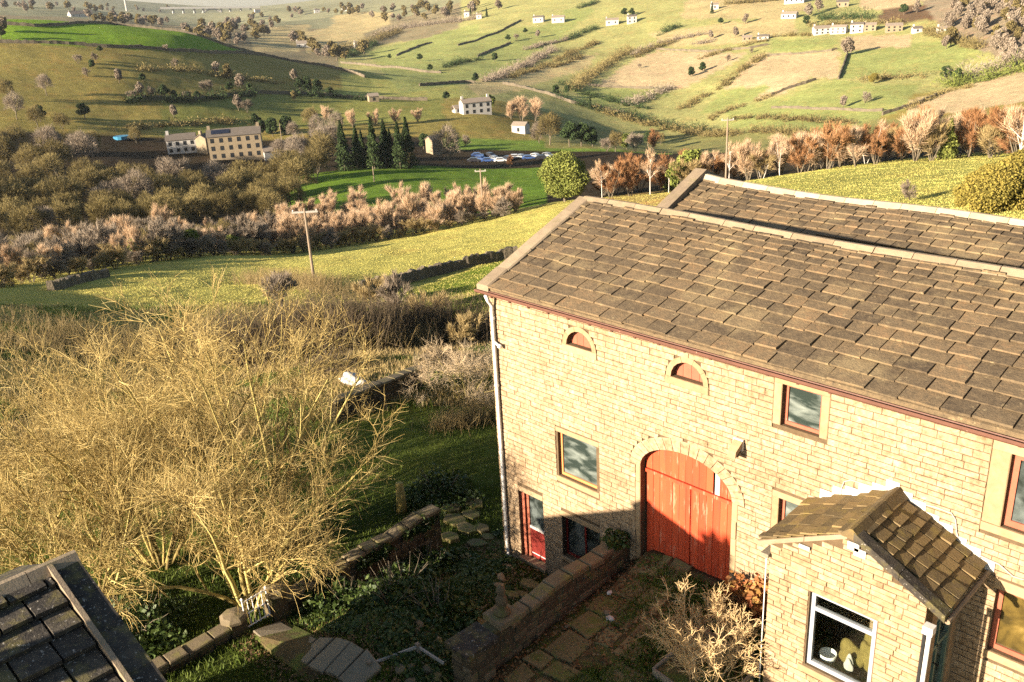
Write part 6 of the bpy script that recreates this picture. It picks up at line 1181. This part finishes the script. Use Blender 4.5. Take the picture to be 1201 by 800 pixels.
FWL = [('dark dry stone wall crossing the near field towards the barn gable', [(425, 345), (480, 331), (530, 318), (585, 306), (610, 300)], 1.15, .35, 60, 130, .3), ('tumbled wall along the top edge of the left field', [(60, 341), (100, 331), (130, 324)], .9, .35, 70, 140, .3),
 ('long wall edging the bright green hilltop field', [(-20, 50), (40, 51), (130, 56), (200, 60), (250, 63), (330, 66), (380, 75), (430, 92)], 1.5, .5, 345, 700, 1.5), ('upper wall across the hilltop fields', [(-20, 31), (40, 31), (75, 30), (130, 28), (160, 31), (230, 38), (300, 54), (330, 63)], 1.4, .5, 345, 700, 1.5),
 ('wall below the left hill hedge trees', [(155, 117), (220, 118), (300, 109), (380, 112), (430, 116), (505, 118)], 1.5, .5, 345, 560, 1.5), ('curving wall on the shoulder above the white house', [(400, 74), (440, 78), (480, 82), (500, 85), (520, 86)], 1.5, .5, 400, 800, 1.5), ('stone wall running down to the white house', [(492, 101), (520, 99), (545, 97), (560, 98)], 1.5, .5, 345, 800, 1.5),
 ('stone wall beside the valley lane', [(590, 99), (640, 110), (670, 121), (700, 127), (735, 134)], 1.6, .5, 380, 800, 1.5), ('straight field wall in the left green pasture', [(537, 54), (570, 43), (600, 30), (612, 24)], 1.5, .5, 500, 1600, 2), ('second straight field wall in the green pastures', [(465, 66), (490, 55), (508, 50)], 1.4, .5, 500, 1600, 2),
 ('third field wall under the pasture hedge', [(560, 67), (580, 58), (600, 50)], 1.4, .5, 500, 1600, 2), ('wall across the top of the tan field', [(690, 100), (730, 103), (770, 104)], 1.3, .5, 380, 1000, 2), ('long level wall over the upper tan fields', [(770, 58), (830, 61), (880, 57), (905, 52)], 1.4, .5, 380, 1200, 2), ('steep wall from the hamlet tree down the hill', [(994, 63), (989, 78), (983, 94)], 1.6, .5, 380, 1000, 1.5),
 ('winding wall through the lower tan slope', [(905, 112), (925, 104), (945, 98), (960, 93)], 1.4, .5, 380, 900, 1.5), ('wall at the foot of the lower green field', [(905, 127), (950, 128), (1000, 130), (1040, 130)], 1.2, .5, 350, 900, 2), ('wall climbing the tan bank on the right', [(1035, 135), (1060, 127), (1080, 121), (1100, 112)], 1.4, .5, 350, 800, 1.5), ('wall below the hamlet gardens', [(895, 66), (930, 64), (975, 60), (985, 57)], 1.3, .5, 400, 1100, 2)]
for i, (lb, pts, h, th, a, b, st) in enumerate(FWL): field_wall(lb, pts, h, th, 400+i, a, b, st)

# ================================================================== FAR BUILDINGS
M('far_stone', [(.17,.13,.08),(.25,.20,.13)], ns=1, tint=.3, bump=0, obj=True); M('far_white', [(.32,.30,.265),(.42,.40,.365)], ns=1, tint=.3, bump=0, obj=True); M('far_roof', [(.07,.06,.05),(.12,.10,.08)], ns=1, tint=.3, bump=0, obj=True); M('far_roof_pale', [(.15,.12,.09),(.22,.18,.14)], ns=1, tint=.3, bump=0, obj=True)
M('far_glass', [(.012,.014,.016),(.03,.032,.035)], ns=1, tint=.3, bump=0, rough=.15, obj=True, spec=.5); M('solar', [(.008,.01,.018),(.015,.018,.03)], ns=1, tint=.3, bump=0, rough=.15, obj=True, spec=.6)
def far_house(name, label, u, v, wpx, hpx, D0, D1, wall, roof, cols=3, rows=2, dep=.55, chim=1, turn=0., pitch=.55, extra=None, group=None, cat='house', p=None):
    p = gp(u, v, D0, D1) if p is None else p; dist = float(np.linalg.norm(p-CAM)); W = wpx*dist/FPX; Hh = hpx*dist/FPX; Dp = W*dep if W*dep > 4 else 4
    t = thing(name, label, cat, group, p); t.rotation_euler = (0, 0, math.atan2(p[1]-CAM[1], p[0]-CAM[0])-math.pi/2+turn)
    mb = MB(); rh = Dp/2*pitch; mb.box(-W/2, W/2, -Dp/2, Dp/2, -2.5, Hh); mb.build('wall', MATS[wall], t)
    mb = MB(); mb.poly([(-W/2, -Dp/2+.01, Hh+.001), (-W/2, Dp/2-.01, Hh+.001), (-W/2, 0, Hh+rh-.05)], (W, 0, 0)); mb.build('gable', MATS[wall], t)
    mb = MB(); e = .25
    for s in (-1, 1): mb.poly([(-W/2-e, s*(Dp/2+e), Hh-.1), (-W/2-e, 0, Hh+rh+.02), (-W/2-e, 0, Hh+rh+.25), (-W/2-e, s*(Dp/2+e), Hh+.12)], (W+2*e, 0, 0))
    r = mb.build('roof', MATS[roof], t)
    for k in range(chim):
        x = (-W/2+.6) if k == 0 else (W/2-.6 if k == 1 else 0); mb = MB(); mb.box(x-.45, x+.45, -.4, .4, Hh+rh-.5, Hh+rh+1.3); mb.build('chimney', MATS[wall], r)
    for i in range(cols):
        for j in range(rows):
            x = -W/2+W*(i+.5)/cols; z = Hh*(j+.5)/rows; mb = MB(); ww = min(.55, W/cols*.22); wh = min(.75, Hh/rows*.28); mb.box(x-ww, x+ww, -Dp/2-.05, -Dp/2+.05, z-wh, z+wh); w = mb.build('window', MATS['far_glass'], t)
    if extra: extra(t, W, Hh, Dp, rh)
    return t
def mill_extra(t, W, Hh, Dp, rh):
    mb = MB(); z0 = Hh+rh*.25; mb.poly([(-W*.42, -Dp/2*.75-.15, Hh+rh*.25+.28), (-W*.08, -Dp/2*.75-.15, Hh+rh*.25+.28), (-W*.08, -Dp/2*.2-.15, Hh+rh*.8+.28), (-W*.42, -Dp/2*.2-.15, Hh+rh*.8+.28)], (0, -.05, .1)); mb.build('solar_panel', MATS['solar'], t)
far_house('mill_house', 'long three storey stone mill house with solar panel on its roof', 279, 184, 56, 25, 250, 345, 'far_stone', 'far_roof', 6, 3, .4, 2, -.08, extra=mill_extra)
far_house('stone_house', 'pale gabled stone house left of the long mill house', 215, 178, 30, 14, 250, 345, 'far_white', 'far_roof', 4, 2, .6, 1, -.08)
far_house('stone_house', 'narrow stone house squeezed beside the long mill house', 241, 179, 10, 16, 250, 345, 'far_stone', 'far_roof', 1, 2, 1.3, 1, .9)
far_house('lean_to', 'low pale shed at the right end of the mill house', 318, 186, 16, 9, 250, 345, 'far_white', 'far_roof_pale', 0, 0, .6, 0, .2, cat='shed')
far_house('white_house', 'long whitewashed farmhouse on the knoll in mid valley', 558, 133, 34, 13, 300, 520, 'far_white', 'far_roof_pale', 4, 2, .4, 2, .35, group=None)
far_house('white_annex', 'little white annex left of the whitewashed farmhouse', 536, 132, 8, 5, 300, 520, 'far_white', 'far_roof_pale', 1, 1, .8, 0, .35, cat='shed')
far_house('small_barn', 'small pale barn among bare trees below the white farmhouse', 611, 156, 17, 9, 300, 480, 'far_white', 'far_roof_pale', 1, 1, .7, 0, -.5, cat='barn')
far_house('stone_ruin', 'tall narrow stone ruin left of the big bare tree', 509, 180, 12, 16, 240, 400, 'far_stone', 'far_roof', 2, 2, .8, 0, .6, cat='ruin')
far_house('field_shed', 'tiny stone field shed by the wall left of the white farmhouse', 438, 119, 11, 6, 345, 560, 'far_stone', 'far_roof_pale', 1, 1, .7, 0, .2, cat='shed')
FH = [(632, 26, 12, 5, 'far_white', 'left cottage of the pale pair high on the green hill'), (655, 26, 14, 5, 'far_white', 'right cottage of the pale pair high on the green hill'), (718, 29, 14, 5, 'far_white', 'low long pale farmhouse below the round evergreens'), (741, 27, 10, 7, 'far_white', 'tall square white farmhouse below the round evergreens'),
      (963, 40, 17, 6, 'far_white', 'white house with grey roof at the left of the hamlet'), (984, 39, 16, 6, 'far_white', 'second pale house of the hamlet row'), (1005, 38, 13, 8, 'far_white', 'tall gabled house in the middle of the hamlet row'), (1020, 36, 12, 6, 'far_stone', 'stone house right of the tall gabled house'), (1048, 37, 16, 6, 'far_stone', 'long stone house near the right end of the hamlet'), (1075, 38, 9, 4, 'far_white', 'small shed at the right end of the hamlet'),
      (926, 21, 16, 4, 'far_white', 'long white house alone above the hamlet gardens'), (932, 3, 20, 5, 'far_white', 'white house at the top edge above the hamlet'), (988, 8, 12, 5, 'far_stone', 'grey roofed house in the trees at the top edge'), (838, 11, 8, 5, 'far_white', 'white cottage at the top edge beside conifers'), (421, 56, 10, 5, 'far_white', 'little white cottage in the far dark wood'), (548, 20, 6, 5, 'far_white', 'small house among conifers above the green pastures'),
      (562, 22, 6, 4, 'far_white', 'second small house above the green pastures'), (358, 55, 18, 4, 'far_white', 'long low white farm shed beyond the left hill'), (372, 15, 6, 3, 'far_white', 'far white cottage on the plateau fields'), (302, 15, 6, 3, 'far_white', 'far pale house near the bridge end'), (405, 13, 7, 3, 'far_white', 'far pale house right of the plateau fields'), (895, 46, 12, 3, 'far_white', 'low greenhouse left of the hamlet gardens'), (876, 47, 10, 3, 'far_stone', 'low wall building at the far left of the hamlet'), (1104, 37, 9, 3, 'far_white', 'little outlying house by the hanging wood'), (95, 20, 22, 3, 'far_white', 'far pale industrial shed beyond the hilltop field')]
for i, (u, v, w, h, mt, lb) in enumerate(FH): far_house('farmhouse' if 'shed' not in lb else 'farm_shed', lb, u, v, w, h, 380 if u > 440 else 640, 2600, mt, 'far_roof_pale' if i % 3 else 'far_roof', max(1, w//5), 1 if h < 6 else 2, .5, 1, (i % 5-2)*.15, cat='house' if 'shed' not in lb else 'shed')
# drive and blue car port at the mill
mb = MB(); p = gp(143, 163, 250, 380); mb.lathe((p[0], p[1], p[2]), [(2.6, 0), (2.7, 1.0), (2.5, 1.05)], 14); M('pool_blue', [(.03,.14,.24),(.05,.19,.3)], ns=1, tint=.3, bump=0, rough=.3); tag(mb.build('garden_pool', MATS['pool_blue'], None), 'small bright blue round pool left of the mill houses', 'pool')
# parked cars in the yard below the white house
car_cols = {'blue': (.03, .06, .16), 'silver': (.2, .21, .22), 'white': (.42, .42, .41), 'dark': (.02, .02, .025), 'red': (.25, .02, .02)}
for k, c in car_cols.items(): M('car_'+k, [c, tuple(min(1, x*1.15) for x in c)], ns=1, tint=.2, bump=0, rough=.25, obj=True, spec=.6)
def car(u, v, col, rz, label):
    p = gp(u, v, 250, 420); t = thing('parked_car', label, 'car', 'cars parked in the valley yard', p); t.rotation_euler = (0, 0, rz)
    mb = MB(); prof = [(-2.1, .35), (2.1, .35), (2.12, .75), (1.3, .92), (.7, 1.42), (-1.1, 1.45), (-1.75, .98), (-2.12, .85)]; mb.poly([(x, -.82, z) for x, z in prof], (0, 1.64, 0)); mb.build('body', MATS['car_'+col], t)
    mb = MB(); mb.poly([(x, -.835, z) for x, z in [(1.1, .95), (.66, 1.34), (-1.05, 1.37), (-1.5, .98)]], (0, 1.67, 0)); mb.build('windows', MATS['far_glass'], t)
    for x in (-1.3, 1.3):
        for y in (-.8, .8):
            mb = MB(); a = [(x+.33*math.cos(q*.785), y-.1, .33+.33*math.sin(q*.785)) for q in range(8)]; mb.poly(a, (0, .2, 0)); mb.build('wheel', MATS['black_metal'], t)
for i, (u, v, c) in enumerate(((556, 190, 'dark'), (564, 188, 'blue'), (572, 190, 'blue'), (580, 188, 'silver'), (587, 190, 'white'), (596, 188, 'dark'), (604, 186, 'white'), (611, 186, 'silver'), (620, 187, 'blue'), (628, 185, 'white'), (635, 187, 'dark'), (642, 184, 'silver'), (560, 184, 'blue'), (575, 184, 'dark'))):
    car(u, v, c, YAW+.4*(-1)**i+1.2, '%s car, number %s from the left of those parked in the valley yard' % (c, ['one', 'three', 'four', 'six', 'seven', 'eight', 'nine', 'ten', 'eleven', 'twelve', 'thirteen', 'fourteen', 'two', 'five'][i]))
# utility poles
def pole(label, u, v, vt, D, arm=1.1):
    p = gd(u, D); q = atd(u, vt, D); top = float(q[2]); t = thing('utility_pole', label, 'pole', None, p); mb = MB(); h = top-p[2]; r = .13
    mb.tube([(0, 0, -.5), (0, 0, h*.5), (0, 0, h)], [r*1.15, r, r*.8], 8); mb.build('shaft', MATS['pole_wood'], t)
    if arm:
        mb = MB(); mb.bar((-arm*AXR[0], -arm*AXR[1], h-.35), (arm*AXR[0], arm*AXR[1], h-.35), .14, .16); mb.build('cross_arm', MATS['bleached_wood'], t)
        for s in (-.9, 0, .9):
            mb = MB(); mb.lathe((s*arm*AXR[0], s*arm*AXR[1], h-.29), [(.03, 0), (.06, .06), (.06, .14), (.03, .18)], 6); mb.build('insulator', MATS['pvc_white'], t)
pole('wooden utility pole with crossarm standing at the near field corner', 369, 330, 243, 84, 1.2); pole('wooden utility pole rising behind the sunlit field crest', 567, 253, 198, 148, .9); pole('wooden utility pole above the rear barn ridge', 851, 206, 138, 138, .9); pole('short pole in the green meadow near the conifers', 439, 217, 195, 235, 0); pole('slim pole beside the mill house', 332, 160, 144, 325, 0)
# motorway bridge far off and a wind turbine on the moor
br = thing('arch_bridge', 'long pale concrete arch bridge spanning the far valley at top left', 'bridge'); DB = 2400; a = atd(188, 9.5, DB); b = atd(305, 8.5, DB); M('concrete', [(.24,.23,.21),(.30,.29,.27)], ns=.1, tint=.2, bump=0)
mb = MB(); mb.bar(a, b, 12, 4); mb.build('deck', MATS['concrete'], br)
mb = MB(); pts = []
for i in range(13):
    t = i/12; c = a+(b-a)*(.30+.42*t); pts.append(c+np.array((0, 0, -3-38*(2*t-1)**2)))
mb.tube(pts, 2.2, 6); mb.build('arch_rib', MATS['concrete'], br)
for t in (.12, .22, .33, .42, .60, .69, .8, .9):
    c = a+(b-a)*t; mb = MB(); zz = 3+38*(2*((t-.30)/.42)-1)**2 if .30 < t < .72 else 50; mb.box(c[0]-2, c[0]+2, c[1]-2, c[1]+2, c[2]-zz, c[2]-2); mb.build('pier', MATS['concrete'], br)
wt = thing('wind_turbine', 'white wind turbine tower on the moor at the top edge', 'turbine'); q0 = gp(148, 9, 1200, 2400); hub = q0+np.array((0, 0, 55.)); mb = MB(); mb.tube([q0-np.array((0, 0, 3.)), hub], [2.4, 1.5], 8); mb.build('tower', MATS['far_white'], wt)
mb = MB(); mb.box(hub[0]-2, hub[0]+2, hub[1]-2, hub[1]+2, hub[2], hub[2]+3); mb.build('nacelle', MATS['far_white'], wt)
for k in range(3):
    an = 1.2+k*2.094; d = np.array((AXR[0]*math.cos(an), AXR[1]*math.cos(an), math.sin(an))); mb = MB(); c = hub+np.array((0, 0, 1.5))-AXF*3; mb.tube([c, c+d*8, c+d*26], [.9, 1.3, .3], 5); mb.build('blade', MATS['far_white'], wt)
anchor(wt, q0)
# ================================================================== AIR
mb = MB(); mb.box(-7600, 7600, -7600, 7600, -140, 112); hz_ = mb.build('haze', MATS['mortar'], None, kind='stuff'); hz_.data.materials.clear()
m = bpy.data.materials.new('haze'); m.use_nodes = True; nt = m.node_tree; nt.nodes.clear(); out = _n(nt, 'OutputMaterial'); pv = _n(nt, 'VolumePrincipled'); pv.inputs['Density'].default_value = .00004; pv.inputs['Color'].default_value = (.92, .95, 1, 1); pv.inputs['Anisotropy'].default_value = .3
nt.links.new(pv.outputs[0], out.inputs['Volume']); hz_.data.materials.append(m)
